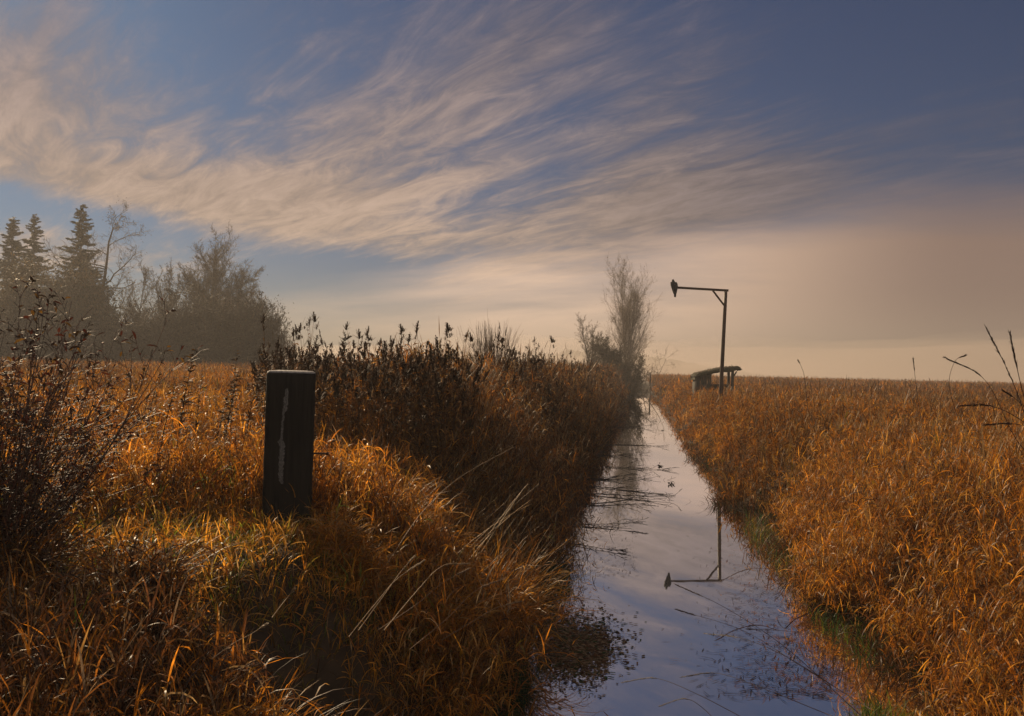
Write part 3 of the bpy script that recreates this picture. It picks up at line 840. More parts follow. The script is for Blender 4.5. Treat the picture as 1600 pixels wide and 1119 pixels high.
base, H = place(150, 346, 90)
make_tree('bare_tree', base, H, LIMBY, 21, BARK, TW, (1300, .14, OLV, .35), label='tall bare tree with crooked limbs reaching right of the tallest fir', trunkr=.32)
for i, (px, ty, d, P_, seed, st, sp, tr_, lv, nm, lb) in enumerate((
    (22, 392, 86, ROUND, 31, 2, .12, .22, (7000, .26, OLV, .5), 'autumn_tree', 'olive brown thin leaved tree at the left photo edge below the firs'),
    (92, 402, 84, ROUND, 32, 2, .10, .22, (8000, .26, OLV, .5), 'autumn_tree', 'olive brown thin leaved tree below the tallest fir'),
    (60, 425, 80, ROUND, 37, 2, .10, .2, (7000, .26, OLV, .5), 'autumn_tree', 'lower olive brown tree between the firs and the shrub in front'),
    (135, 425, 82, ROUND, 36, 2, .10, .2, (7000, .26, OLV, .5), 'autumn_tree', 'olive brown tree under the crooked limbed bare tree'),
    (164, 440, 83, ROUND, 33, 2, .10, .18, (7000, .25, OLV + BRN, .5), 'autumn_tree', 'brown leaved tree at the right end of the left wood before the gap'),
    (218, 424, 90, UPRIGHT, 41, 2, .10, .14, None, 'bare_tree', 'slim bare tree with upright twigs standing in the bright gap'),
    (197, 448, 93, UPRIGHT, 42, 1, .08, .1, None, 'bare_tree', 'thinnest bare sapling at the left side of the bright gap'),
    (248, 432, 92, UPRIGHT, 43, 2, .10, .12, (300, .15, OLV, .3), 'bare_tree', 'bare tree at the right side of the bright gap'),
    (313, 358, 90, ROUND, 51, 2, .07, .26, (1500, .15, OLV, .35), 'bare_tree', 'tallest round bare tree of fine twigs above the dark thicket'),
    (346, 390, 89, ROUND, 52, 2, .10, .2, (1500, .15, OLV, .35), 'bare_tree', 'round bare tree on the right shoulder of the tallest one'),
    (282, 430, 87, UPRIGHT, 53, 3, .12, .15, (1200, .16, OLV + BRN, .3), 'bare_tree', 'bushy bare tree on the left shoulder of the round one'),
    (383, 446, 86, ROUND, 54, 3, .14, .15, (2200, .16, OLV + BRN, .3), 'bare_tree', 'low rounded bare tree at the right end of the left thicket'),
)):
    base, H = place(px, ty, d)
    make_tree(nm, base, H, P_, seed, BARK, TW, lv, lb, stems=st, spread=sp, trunkr=tr_)

for i, (px, ty, d, seed, st, nl, lb) in enumerate((
    (300, 462, 80, 61, 7, 9000, 'dense dark brown thicket below the tall round tree'),
    (348, 458, 78, 62, 7, 9000, 'dense dark brown thicket below the right shoulder tree'),
    (392, 474, 79, 63, 6, 8000, 'dark thicket rounding off the right end of the left wood'),
    (262, 484, 79, 64, 5, 6000, 'dark thicket right of the bright gap'),
    (225, 512, 81, 65, 5, 4500, 'low dark scrub closing the foot of the bright gap'),
    (175, 495, 78, 66, 5, 6000, 'dark scrub at the left foot of the bright gap'),
    (118, 500, 77, 67, 5, 6000, 'dark scrub under the olive trees'),
    (60, 505, 77, 68, 5, 6000, 'dark scrub under the two left firs'),
    (5, 505, 77, 69, 5, 6000, 'dark scrub at the left photo edge under the trees'),
    (420, 500, 84, 70, 4, 2500, 'small loose bush at the very right tip of the left wood'))):
    base, H = place(px, ty, d)
    make_tree('thicket', base, H, THICK, seed, BARK, (.06, .045, .03), (nl, .2, BRN, .4), lb, 'shrub', 'thickets along the foot of the left wood', stems=st, spread=.3, trunkr=.09)

base, H = place(980, 404, 100)
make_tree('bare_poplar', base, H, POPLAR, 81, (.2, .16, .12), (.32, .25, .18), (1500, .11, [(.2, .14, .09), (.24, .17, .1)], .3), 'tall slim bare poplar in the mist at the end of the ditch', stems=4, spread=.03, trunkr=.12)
base, H = place(925, 497, 88)
make_tree('bare_tree', base, H, dict(UPRIGHT, rmin=.008), 82, BARK, TW, (150, .1, BRN, .3), 'small bare tree left of the misty poplar', stems=3, spread=.12, trunkr=.1)
base, H = place(952, 528, 84)
make_tree('thicket', base, H, THICK, 83, BARK, TW, (3500, .15, BRN, .3), 'rounded bush at the foot of the misty poplar', 'shrub', stems=5, spread=.25, trunkr=.07)
base, H = place(985, 548, 88)
make_tree('thicket', base, H, THICK, 84, BARK, TW, (2500, .15, BRN, .3), 'low bush on the ditch edge under the misty poplar', 'shrub', stems=5, spread=.25, trunkr=.07)
base, H = place(998, 530, 97)
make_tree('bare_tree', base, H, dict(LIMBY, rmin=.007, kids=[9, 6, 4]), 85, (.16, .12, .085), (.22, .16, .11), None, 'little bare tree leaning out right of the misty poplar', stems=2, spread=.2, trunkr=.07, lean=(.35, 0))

# far haze-paled slope, faint in the fog
hp = []
for px in range(740, 1240, 3):
    d = 370
    p = pt(px, hor(px), d)
    e = np.interp(px, [840, 880, 960, 1080, 1200, 1330], [552, 548, 546, 548, 553, 562])
    h = (hor(px) - e) / F * d + random.choice([0, 0, .5, 1, 1.5, 2]) * random.uniform(.5, 1.)
    h *= .9 * float(sm((px - 760) / 130.) * sm((1240 - px) / 330.))
    hp.append((p.x, p.y, h))
rg = []
for (x_, y_, h) in hp:
    rg.append(np.array([(x_ - 1, y_ - 60, .2), (x_ - .5, y_ - 25, h * .55 + EYE), (x_, y_, h + EYE), (x_ + 2, y_ + 34, h * .8 + EYE), (x_ + 2.5, y_ + 60, h * .4 + EYE), (x_ + 3, y_ + 85, .2)]))
S = Soup(); loft(S, rg, (1, 1, 1))
tag(link('hill', S.mesh('hill'), M['hill']), 'faint wooded ridge showing through the fog behind the poplar', 'hill', kind='structure')

# ------------------------------------------------------------------ seed head shrubs along the left bank
def seed_proto(nst, h, seed, spread=.16, leafy=1., hl=(.07, .16), hw_=.055):
    rnd = np.random.default_rng(seed)
    root = empty('seed_head_shrub', (0, 0, 0))
    S, Hd = Soup(), Soup()
    a = rnd.uniform(0, 6.28, nst); q = spread * np.sqrt(rnd.uniform(0, 1, nst))
    P_ = np.stack([q * np.cos(a), q * np.sin(a), np.full(nst, -.05)], -1)
    L = h * rnd.uniform(.62, 1.05, nst); ln = rnd.uniform(.02, .2, nst); bd = rnd.uniform(-.1, .25, nst)
    cs = np.array([(.09, .05, .028), (.12, .06, .03), (.06, .035, .022)])[rnd.integers(0, 3, nst)]
    for k in (0, 1.57):
        blades(S, P_, a + k if k == 0 else a, L, .009, ln, bd, cs, segs=5, prof=STEM, twist=np.full(nst, k))
    nl = int(26 * leafy)
    for k in range(nl):
        t = rnd.uniform(.25, .93, nst)
        p = along(P_, a, L, ln, bd, t)
        c = np.array([(.13, .055, .018), (.2, .085, .02), (.07, .035, .018), (.26, .13, .03)])[rnd.integers(0, 4, nst)] * rnd.uniform(.6, 1.2, (nst, 1))
        blades(S, p, rnd.uniform(0, 6.28, nst), rnd.uniform(.035, .085, nst), .017, rnd.uniform(.3, 1.5, nst), rnd.uniform(.3, 1.6, nst), c, segs=2, twist=rnd.normal(0, .8, nst))
    nb = 120
    hl_ = rnd.uniform(*hl, nst)
    link('stems', S.mesh('stems'), M['shrub'], root)
    tip = along(P_, a, L, ln, bd, np.full(nst, .985))
    for j in range(nst):
        Hd = Soup(); t = rnd.uniform(0, 1, nb); th = ln[j] + bd[j] + rnd.normal(.1, .25)
        ax = np.array([np.cos(a[j]) * np.sin(th), np.sin(a[j]) * np.sin(th), np.cos(th)])
        p = ax[None] * ((t - .25) * hl_[j])[:, None]
        sd = rnd.random(nb) < .42; lat = rnd.normal(0, .022, (3, 3)); q_ = rnd.integers(0, 3, nb)
        p = np.where(sd[:, None], p * .45 + lat[q_] - ax[None] * np.array([.25, .45, .7])[q_][:, None] * hl_[j], p)
        wd = hw_ * (1 - t) ** .7 * rnd.uniform(.3, 1.9, nb) * (.7 + .5 * np.sin(t * 19 + j)) + .008
        c = np.array([(.045, .024, .014), (.03, .016, .011), (.075, .04, .02)])[rnd.integers(0, 3, nb)]
        blades(Hd, p, rnd.uniform(0, 6.28, nb), wd, .014, rnd.uniform(.3, 1.3, nb), .3, c, segs=1, prof=[.8, 1, .4])
        tubes(Hd, [ax * -.3 * hl_[j]], [ax * .7 * hl_[j]], .006, .002, (.03, .016, .011), 4)
        o = link('seed_head', Hd.mesh('seed_head'), M['shrub'], root); o.location = tip[j]
    return root

protos = [seed_proto(7, 1.55, 101), seed_proto(9, 1.45, 102, .22), seed_proto(6, 1.65, 103, .14), seed_proto(10, 1.35, 104, .26, 1.4),
          seed_proto(8, 1.5, 105, .2, .7, (.06, .12)), seed_proto(5, 1.6, 106, .1, 1.2, (.1, .22), .04)]
used = set()
def put_shrub(k, x_, y_, s, label, group=None):
    o = protos[k] if k not in used else copy_tree(protos[k])
    used.add(k)
    o.location = (x_, y_, float(terrain(x_, y_))); o.rotation_euler = (0, 0, random.uniform(0, 6.28)); o.scale = (s,) * 3
    tag(o, label, 'shrub', group)
rs = random.Random(77)
def skyline(px): return np.interp(px, [405, 440, 500, 560, 640, 700, 760, 850, 930, 990], [518, 503, 505, 511, 519, 522, 517, 541, 563, 583])
spots = []
for t in np.linspace(0, 1, 150):
    d = 10 + 66 * t ** 1.5 + rs.uniform(-.5, .5)
    spots.append((-1.1 - 1.7 + rs.gauss(0, .8), d))
for k in range(75):
    spots.append(ground_xy(rs.uniform(418, 720), rs.uniform(9.8, 15.5)))
for xx, yy in spots:
    if xx > float(edgeL(np.array(yy))) - .5: continue
    ppx, ppy, dd = project(np.array(xx), np.array(yy), np.array(1.5))
    if ppx < 412: continue
    need = EYE + (hor(float(ppx)) - float(skyline(ppx))) / F * float(dd) - float(terrain(xx, yy))
    k = rs.randrange(6)
    put_shrub(k, xx, yy, max(.55, min(1.5, need / 1.6 * rs.uniform(.74, 1.04))), 'brown seed head shrub in the tall hedge along the left ditch bank', 'seed head shrubs along the left ditch bank')
# taller ones that stand out against the sky or the trees
for (px, ty, d, k, lb) in (
    (432, 500, 11.5, 5, 'lone tall seed head shrub rising above the corner of the timber post'),
    (498, 503, 11, 2, 'tall seed head shrub right of the timber post, against the sky'),
    (538, 505, 11.6, 0, 'seed head shrub with the highest round head against the sky'),
    (586, 518, 12.5, 5, 'thin seed head shrub with one needle like spike above its neighbours'),
    (470, 520, 10.8, 3, 'bushy seed head shrub directly behind the timber post')):
    x_, y_ = ground_xy(px, d)
    z_ = float(terrain(x_, y_)); need = EYE + (hor(px) - ty) / F * d - z_
    put_shrub(k, x_, y_, need / 1.72, lb)

def leafy_stalk(px, ty, d, seed, label, lean=.05, dense=1.):
    rnd = np.random.default_rng(seed)
    x_, y_ = ground_xy(px, d); z_ = float(terrain(x_, y_))
    h = EYE + (hor(px) - ty) / F * d - z_
    root = empty('dead_weed', (x_, y_, z_)); tag(root, label, 'plant', 'dark dead weeds standing in the left meadow')
    S, Lf = Soup(), Soup()
    a = np.array([rnd.uniform(-.5, .5)]); P0 = np.array([[0, 0, -.05]]); ln = np.array([lean]); bd = np.array([rnd.uniform(-.05, .3)])
    for tw in (0., 1.57):
        blades(S, P0, a, [h], [.011], ln, bd, np.array([(.06, .035, .02)]), segs=8, prof=STEM, twist=np.array([tw]))
    n = int(90 * dense)
    t = np.sort(rnd.uniform(.42, 1, n))
    p = np.concatenate([along(P0, a, np.array([h]), ln, bd, np.array([tt])) for tt in t])
    L = (.105 * (1 - .75 * ((t - .42) / .58) ** 2) + .012) * rnd.uniform(.6, 1.2, n)
    c = np.array([(.06, .03, .015), (.09, .045, .018), (.035, .02, .012), (.16, .08, .02)])[rnd.integers(0, 4, n)]
    blades(Lf, p, rnd.uniform(0, 6.28, n), L, .018, rnd.uniform(.6, 1.2, n), rnd.uniform(.7, 1.7, n), c, segs=3, twist=rnd.normal(0, .4, n))
    link('stem', S.mesh('stem'), M['twig'], root); link('leaves', Lf.mesh('leaves'), M['shrub'], root)
for i, (px, ty, d, dn, lb) in enumerate((
    (272, 534, 7.6, 1.5, 'tallest dead weed with tiers of drooping dark leaves left of the timber post'),
    (357, 538, 8.2, .5, 'dead weed with a single dark head against the misty thicket'),
    (243, 588, 7.2, .8, 'short dead weed just left of the tallest weed'),
    (301, 572, 7.8, .6, 'slim dead weed between the tallest weed and the dark headed one'),
    (330, 566, 8.0, 1., 'dead weed leaning beside the dark headed one'),
    (376, 566, 8.4, 1., 'curly leaved dead weed near the timber post, with pale gaps'),
    (408, 566, 8.8, .8, 'dead weed closest to the left side of the timber post'),
    (222, 570, 8.4, .4, 'thin dead weed with a bent tip in the left meadow'),
    (345, 570, 7.7, 1.6, 'densest dark dead weed in the left meadow'),
    (200, 520, 9.5, .12, 'bare straight weed stem standing alone against the bright gap'))):
    leafy_stalk(px, ty, d, 300 + i, lb, dense=dn)

# broom like bush on the hedge line
def broom(name, base, h, n, spread, label, colr, seed, headp=.0, group=None, cat='shrub', width=.006):
    rnd = np.random.default_rng(seed); root = empty(name, base); tag(root, label, cat, group)
    S, Hd = Soup(), Soup()
    a = rnd.uniform(0, 6.28, n); P_ = np.stack([np.cos(a), np.sin(a), np.zeros(n)], -1) * (rnd.uniform(0, spread * .3, n))[:, None]
    L = h * rnd.uniform(.6, 1.05, n); ln = np.abs(rnd.normal(0, spread * .45, n)); bd = rnd.normal(-.05, .12, n)
    c = np.array(colr) * rnd.uniform(.6, 1.4, (n, 1))
    blades(S, P_, a, L, width, ln, bd, c, segs=5, prof=STEM, twist=rnd.uniform(0, 3, n))
    for k in range(4):
        t = rnd.uniform(.35, .85, n); p = along(P_, a, L, ln, bd, t)
        blades(S, p, a + rnd.normal(0, 1.2, n), L * rnd.uniform(.15, .3, n), width * .7, ln + rnd.uniform(.1, .6, n), -.2, c, segs=2, prof=STEM, twist=rnd.uniform(0, 3, n))
    nh = int(n * headp)
    if nh:
        p = along(P_[:nh], a[:nh], L[:nh], ln[:nh], bd[:nh], np.full(nh, .97))
        for j in range(nh):
            Hd = Soup(); t = rnd.uniform(0, 1, 60)
            blades(Hd, np.stack([0 * t, 0 * t, t * .17 - .03], -1), rnd.uniform(0, 6.28, 60), .035 * (1 - t * .7), .016, rnd.uniform(.3, 1.2, 60), .3,
                   np.array([(.04, .022, .013)]), segs=1, prof=[.8, 1, .4])
            o = link('seed_head', Hd.mesh('seed_head'), M['shrub'], root); o.location = p[j]
    link('stems', S.mesh('stems'), M['twig'], root)
x_, y_ = ground_xy(765, 22); z_ = float(terrain(x_, y_))
broom('willow_bush', (x_, y_, z_), EYE + (hor(765) - 503) / F * 22 - z_, 260, .62, 'fan shaped twiggy bush highest on the hedge line before the poplar', (.09, .055, .03), 9, .06, width=.01)
x_, y_ = ground_xy(450, 16); z_ = float(terrain(x_, y_))
broom('willow_bush', (x_, y_, z_), EYE + (hor(450) - 515) / F * 16 - z_, 90, .6, 'loose twiggy bush behind the lone tall seed heads by the timber post', (.09, .06, .035), 10, 0, width=.008)

# big bare shrub at the left edge
def edge_shrub(px, ty, d, seed, label, nst=120, spread=.6):
    x_, y_ = ground_xy(px, d); z_ = float(terrain(x_, y_)); h = EYE + (hor(px) - ty) / F * d - z_
    rnd = random.Random(seed)
    P_ = dict(n=[8, 5, 3], wander=[.06, .12, .16], up=[.02, .05, .03], kids=[9, 4], tmin=[.2, .2], ang=[(18, 50), (25, 60)], ratio=[.34, .4], shape=lambda t: 1.1 - .75 * t, rmin=.0018, split=0)
    T = Tree(rnd)
    for k in range(nst):
        a = rnd.uniform(0, 6.28); s_ = abs(rnd.gauss(0, spread))
        L = h * (rnd.uniform(.45, .95) if k > 2 else rnd.uniform(.85, .95))
        if k <= 2: s_ *= .3
        T.grow(Vector((math.cos(a) * .2 * rnd.random(), math.sin(a) * .2 * rnd.random(), -.05)), Vector((math.cos(a) * s_, math.sin(a) * s_, 1)).normalized(), L, .0075, 0, P_)
    root = empty('twiggy_shrub', (x_, y_, z_)); tag(root, label, 'shrub')
    A, B = Soup(), Soup()
    for soup, lv in ((A, (0,)), (B, (1, 2))):
        sel = [x for x in T.seg if x[4] in lv]
        cc = np.array([(.05, .022, .016), (.075, .03, .02), (.035, .02, .015)])[np.array([rnd.randrange(3) for _ in sel])]
        tubes(soup, [x[0] for x in sel], [x[1] for x in sel], [x[2] for x in sel], [x[3] for x in sel], cc, 4 if soup is A else 3)
    link('stems', A.mesh('stems'), M['twig'], root); link('twigs', B.mesh('twigs'), M['twig'], root)
    tips = np.array([x[1] for x in T.seg if x[4] >= 1]); n = 5200
    p = tips[RNG.integers(0, len(tips), n)]
    hi = p[:, 2] / h
    c = np.array([(.07, .02, .012), (.11, .03, .015), (.05, .03, .015), (.2, .10, .02), (.03, .016, .012)])[RNG.integers(0, 5, n)]
    S = Soup()
    blades(S, p, RNG.uniform(0, 6.28, n), RNG.uniform(.03, .07, n), .017, RNG.uniform(.2, 1.6, n), RNG.uniform(.3, 1.4, n), c, segs=3, twist=RNG.normal(0, .7, n))
    link('leaves', S.mesh('leaves'), M['shrub'], root)
edge_shrub(-20, 395, 5.4, 7, 'dense dark red twiggy shrub filling the left photo edge')
edge_shrub(-330, 420, 4.9, 8, 'unseen dark twiggy shrub added to shade the corner, left of the one at the photo edge', 60, .5)  # out of view, added to cast shade on the bottom left corner

# ------------------------------------------------------------------ individual long grass stalks
def stalk(pix, head, colr, label, group, hw_=.006, rad=.0022, rootz=None):
    """pix: (px, py, depth) from root to tip; head: fraction of the length that is seed head"""
    ps = [pt(*p) for p in pix]
    root_p = ps[0].copy()
    pts_ = spline([p - root_p for p in ps], 20)
    o = empty('grass_stalk', root_p); tag(o, label, 'grass stalk', group)
    S = Soup(); polytube(S, pts_, [rad * (1 - .55 * i / 20) for i in range(21)], colr, 5)
    link('stem', S.mesh('stem'), M['stalk'], o)
    S = Soup(); i0 = int(20 * (1 - head)); n = 130
    P_ = []; D_ = []
    for k in range(n):
        t = random.uniform(i0, 19.99); i = int(t); P_.append(pts_[i].lerp(pts_[i + 1], t - i)); D_.append((pts_[i + 1] - pts_[i]).normalized())
    P_ = np.array(P_); D_ = np.array(D_)
    e = P_ + D_ * RNG.uniform(.012, .03, (n, 1)) + RNG.normal(0, hw_ * .5, (n, 3))
    tubes(S, P_, e, .0018, .0006, np.array(colr) * .8 * RNG.uniform(.6, 1.3, (n, 1)), 3)
    link('seed_head', S.mesh('seed_head'), M['stalk'], o)
DK = (.05, .025, .018); RD = (.09, .03, .018); PA = (.42, .28, .15)
GR = 'dark seed stalks leaning over the water from the right bank'
for pix, hd, c, lb in (
    ([(1345, 1118, 4.9), (1225, 1010, 5.3), (1130, 948, 5.6), (1057, 914, 5.9)], .16, DK, 'dark stalk reaching farthest up over the water, below the mirrored arm'),
    ([(1360, 1108, 4.8), (1250, 1040, 5.2), (1160, 985, 5.6), (1058, 953, 5.9)], .1, DK, 'dark stalk crossing the water just under the uppermost one'),
    ([(1330, 1090, 4.9), (1230, 1027, 5.2), (1160, 998, 5.5), (1102, 990, 5.8)], .3, DK, 'dark stalk with a flat tip in the middle of the water'),
    ([(1300, 1119, 4.8), (1190, 1075, 5.1), (1120, 1052, 5.4), (1066, 1058, 5.6)], .3, DK, 'dark arching stalk low over the water near the lower edge'),
    ([(1180, 1132, 4.7), (1090, 1085, 5.0), (1025, 1060, 5.3), (974, 1066, 5.5)], .35, DK, 'dark arching stalk farthest left over the water'),
    ([(1140, 1150, 4.7), (1100, 1108, 4.9), (1070, 1092, 5.0), (1032, 1103, 5.2)], .4, DK, 'short dark arching stalk at the bottom of the water'),
    ([(1215, 985, 6.0), (1185, 977, 6.05), (1150, 984, 6.1), (1120, 1000, 6.15)], .7, RD, 'reddish drooping seed head crossing the other stalks'),
    ([(1290, 938, 6.6), (1262, 958, 6.5), (1242, 968, 6.45), (1228, 981, 6.4)], .7, RD, 'short reddish seed head hanging down by the right bank'),
    ([(1240, 893, 7.4), (1190, 888, 7.5), (1160, 892, 7.6), (1126, 908, 7.7)], .5, RD, 'reddish arched seed head beside the mirrored post'),
    ([(1330, 1010, 5.8), (1270, 992, 6.0), (1215, 985, 6.2), (1170, 983, 6.3)], .1, DK, 'thin level stalk from the right bank through the crossing'),
):
    stalk(pix, hd, c, lb, GR)
GR = 'dark grass stalks arching against the fog at the right photo edge'
for pix, hd, c, lb in (
    ([(1625, 740, 4.6), (1600, 645, 4.5), (1575, 580, 4.45), (1541, 513, 4.4)], .45, DK, 'tallest dark grass stalk against the fog at the right edge'),
    ([(1625, 700, 4.4), (1600, 620, 4.35), (1588, 570, 4.3), (1578, 522, 4.3)], .4, DK, 'steep dark grass stalk right of the tallest one'),
    ([(1640, 735, 5.2), (1590, 690, 5.2), (1540, 595, 5.2), (1477, 559, 5.2)], .3, DK, 'long dark stalk bowing left across the field edge'),
    ([(1640, 690, 4.7), (1585, 650, 4.7), (1545, 634, 4.7), (1504, 634, 4.7)], .4, DK, 'dark stalk arching level to the left below the horizon'),
    ([(1660, 690, 4.9), (1610, 668, 4.9), (1575, 662, 4.9), (1540, 664, 4.9)], .4, DK, 'lower short dark stalk pointing left at the right edge'),
    ([(1650, 690, 5.), (1605, 640, 5.), (1585, 622, 5.), (1570, 612, 5.)], .3, DK, 'short dark stalk leaning under the steep one'),
    ([(1495, 650, 7.), (1483, 600, 7.), (1492, 565, 7.), (1507, 556, 7.)], .2, DK, 'hooked thin stalk above the right field'),
    ([(1436, 640, 8.), (1431, 600, 8.), (1429, 580, 8.), (1427, 561, 8.)], .35, DK, 'straight thin stalk above the right field'),
    ([(1262, 640, 9.), (1257, 590, 9.), (1252, 573, 9.), (1248, 565, 9.)], .2, DK, 'single thin stalk above the field right of the shelter')):
    stalk(pix, hd, c, lb, GR, .007, .0026)
GR = 'pale grass stalks leaning across the dark hollow of the left bank'
for pix, hd, c, lb in (
    ([(545, 995, 4.4), (585, 945, 4.5), (620, 905, 4.6), (660, 878, 4.7)], .2, PA, 'pale stalk at the left of the hollow pointing up to the right'),
    ([(560, 985, 4.4), (600, 930, 4.5), (625, 895, 4.6), (645, 872, 4.7)], .15, PA, 'brightest pale stalk in the middle of the dark hollow'),
    ([(600, 985, 4.4), (650, 925, 4.55), (690, 885, 4.65), (731, 881, 4.75)], .3, PA, 'pale stalk with a long arched head over the hollow'),
    ([(590, 985, 4.5), (650, 945, 4.6), (690, 912, 4.7), (730, 890, 4.8)], .12, (.25, .15, .08), 'brown stalk just under the arched pale one'),
    ([(640, 1015, 4.5), (700, 965, 4.6), (740, 925, 4.7), (782, 906, 4.8)], .25, (.25, .14, .07), 'long brown stalk reaching toward the water'),
    ([(690, 1000, 4.7), (740, 970, 4.8), (775, 950, 4.9), (812, 940, 5.)], .2, (.2, .12, .06), 'lowest brown stalk nearest the water'),
    ([(330, 1030, 4.0), (365, 1005, 4.1), (390, 992, 4.2), (412, 978, 4.25)], .1, PA, 'pale straw leaning in the left foreground shade'),
    ([(425, 965, 4.3), (440, 945, 4.35), (448, 935, 4.4), (456, 925, 4.4)], .1, PA, 'short pale straw at the left end of the hollow'),
    ([(605, 880, 5.6), (660, 800, 5.9), (720, 745, 6.2), (800, 700, 6.5)], .2, (.3, .19, .1), 'long straw slanting above the mound toward the hedge')):
    stalk(pix, hd, c, lb, GR)
# sheaf of leaning straw above the mound
S = Soup(); n = 240
px_ = RNG.uniform(660, 800, n); d_ = RNG.uniform(7, 11, n)
P_ = np.array([[*ground_xy(a, b), 0] for a, b in zip(px_, d_)]); P_[:, 2] = terrain(P_[:, 0], P_[:, 1])
blades(S, P_, RNG.normal(.25, .35, n), RNG.uniform(.8, 1.35, n), .006, RNG.uniform(.35, .75, n), RNG.uniform(.0, .6, n), palette(n, dict(pale=2, straw=3, grey=3)), segs=6, prof=STEM)
tag(link('leaning_straw', S.mesh('leaning_straw'), M['stalk']), 'sheaf of pale straw slanting to the right on the left bank', 'grass', kind='stuff')

# ------------------------------------------------------------------ things in the water
def branch(px, py, ang, L, seed, label, dist=None, rad=.012, kids=7):
    d = EYE * F / (py - hor(px)) if dist is None else dist
    x_, y_ = ground_xy(px, d)
    rnd = random.Random(seed); T = Tree(rnd)
    P_ = dict(n=[7, 4, 2], wander=[.1, .16, .2], up=[-.01, .02, .0], kids=[kids, 3], tmin=[.1, .1], ang=[(20, 55), (25, 60)], ratio=[.45, .45], shape=lambda t: 1.1 - .5 * t, rmin=.003, split=0)
    T.grow(Vector((0, 0, .02)), Vector((math.cos(ang), math.sin(ang), .06)).normalized(), L, rad, 0, P_)
    S = Soup()
    seg = [(Vector((a.x, a.y, a.z * .35 + .005)), Vector((b.x, b.y, b.z * .35 + .005)), c, e) for a, b, c, e, l, _ in T.seg]
    tubes(S, [s[0] for s in seg], [s[1] for s in seg], [s[2] for s in seg], [s[3] for s in seg], (.018, .013, .01), 4)
    o = link('fallen_branch', S.mesh('fallen_branch'), M['twig']); o.location = (x_, y_, 0)
    tag(o, label, 'branch', 'dead branches lying in the water by the left bank')
for i, (px, py, ang, L, rad, lb) in enumerate((
    (905, 748, .35, 1.9, .016, 'thick dead branch ending in a stub in the water'),
    (915, 772, .05, 1.7, .013, 'dead branch lying level on the water below the thick one'),
    (930, 712, .5, 2.0, .012, 'bushy dead branch spread over the water mid left'),
    (940, 695, .2, 2.2, .012, 'dead branch pointing out into the bright water'),
    (900, 790, .45, 1.7, .012, 'dead branch curving toward the lower bright water'),
    (955, 668, .25, 2.0, .012, 'far dead branch by the shaded left bank'),
    (965, 650, .1, 2.0, .012, 'farthest dead branch in the narrow bright water'),
    (885, 820, .1, 1.2, .007, 'thin dead twig nearest the camera in the water'),
    (890, 850, -.2, 1.0, .006, 'small dead twig below the green water edge grass'),
    (925, 760, -.25, 1.8, .008, 'slender dead branch slanting toward the camera'),
    (950, 730, -.1, 1.6, .008, 'slender dead branch crossing the bushy one'))):
    branch(px, py, ang, L, 500 + i, lb, rad=rad, kids=10)
# floating leaves and bits
S = Soup()
def surf(px, py): 
    d = EYE * F / (py - hor(px)); return (*ground_xy(px, d), .004)
def chips(n, gen, size, wts, S, wide=1.):
    p = np.array([surf(*gen()) for _ in range(n)])
    dd = np.linalg.norm(p[:, :2], axis=1)
    inside = (p[:, 0] > edgeL(p[:, 1]) - .1) & (p[:, 0] < edgeR(p[:, 1]) + .1)
    p = p[inside]; n = len(p)
    blades(S, p + RNG.uniform(0, .004, (n, 1)) * np.array([0, 0, 1.]), RNG.uniform(0, 6.28, n), size * RNG.uniform(.3, 1.0, n) ** 2 * 2.2, np.minimum(size * .09, .007) * wide * RNG.uniform(.6, 1.6, n), np.pi / 2 - .03, .04, palette(n, wts), segs=2)
chips(3000, lambda: (random.gauss(915, 34), random.gauss(1005, 24)), .03, dict(grey=3, dkgreen=2, brown=3), S, 9.)
chips(3000, lambda: (random.uniform(850, 960), random.gauss(1020, 24)), .022, dict(grey=4, brown=2, dark=1), S, 9.)
tag(link('algae_mat', S.mesh('algae_mat'), M['shrub']), 'speckled brown mat of floating weed by the left water edge', 'water weed', kind='stuff')
S = Soup()
chips(4200, lambda: (1120 + 210 * random.random() ** .6 + random.gauss(0, 30), 790 + 300 * random.random()), .07, dict(dark=5, brown=3, rust=2), S)
chips(2000, lambda: (random.uniform(860, 1000), random.uniform(680, 900)), .06, dict(dark=5, brown=3), S)
chips(120, lambda: (random.uniform(880, 1250), random.uniform(680, 1090)), .02, dict(dark=5, brown=3), S)
tag(link('floating_debris', S.mesh('floating_debris'), M['grass']), 'dead leaf bits and broken stems floating along both water edges', 'debris', kind='stuff')
for i, (px, py, lb) in enumerate(((1037, 673, 'dark leaf clump floating farthest up the ditch'), (1035, 729, 'dark leaf clump floating mid ditch by the bright water'),
                                  (1052, 757, 'dark leaf clump floating nearest the camera in mid water'))):
    S = Soup(); n = 26
    blades(S, RNG.normal(0, .025, (n, 3)) * np.array([1, 1, .2]), RNG.uniform(0, 6.28, n), RNG.uniform(.04, .1, n), .03, RNG.uniform(.6, 1.5, n), .5, np.array([(.02, .014, .01)]), segs=2)
    o = link('floating_leaf', S.mesh('floating_leaf'), M['shrub']); o.location = surf(px, py)
    tag(o, lb, 'leaf', 'leaf clumps floating on the ditch')

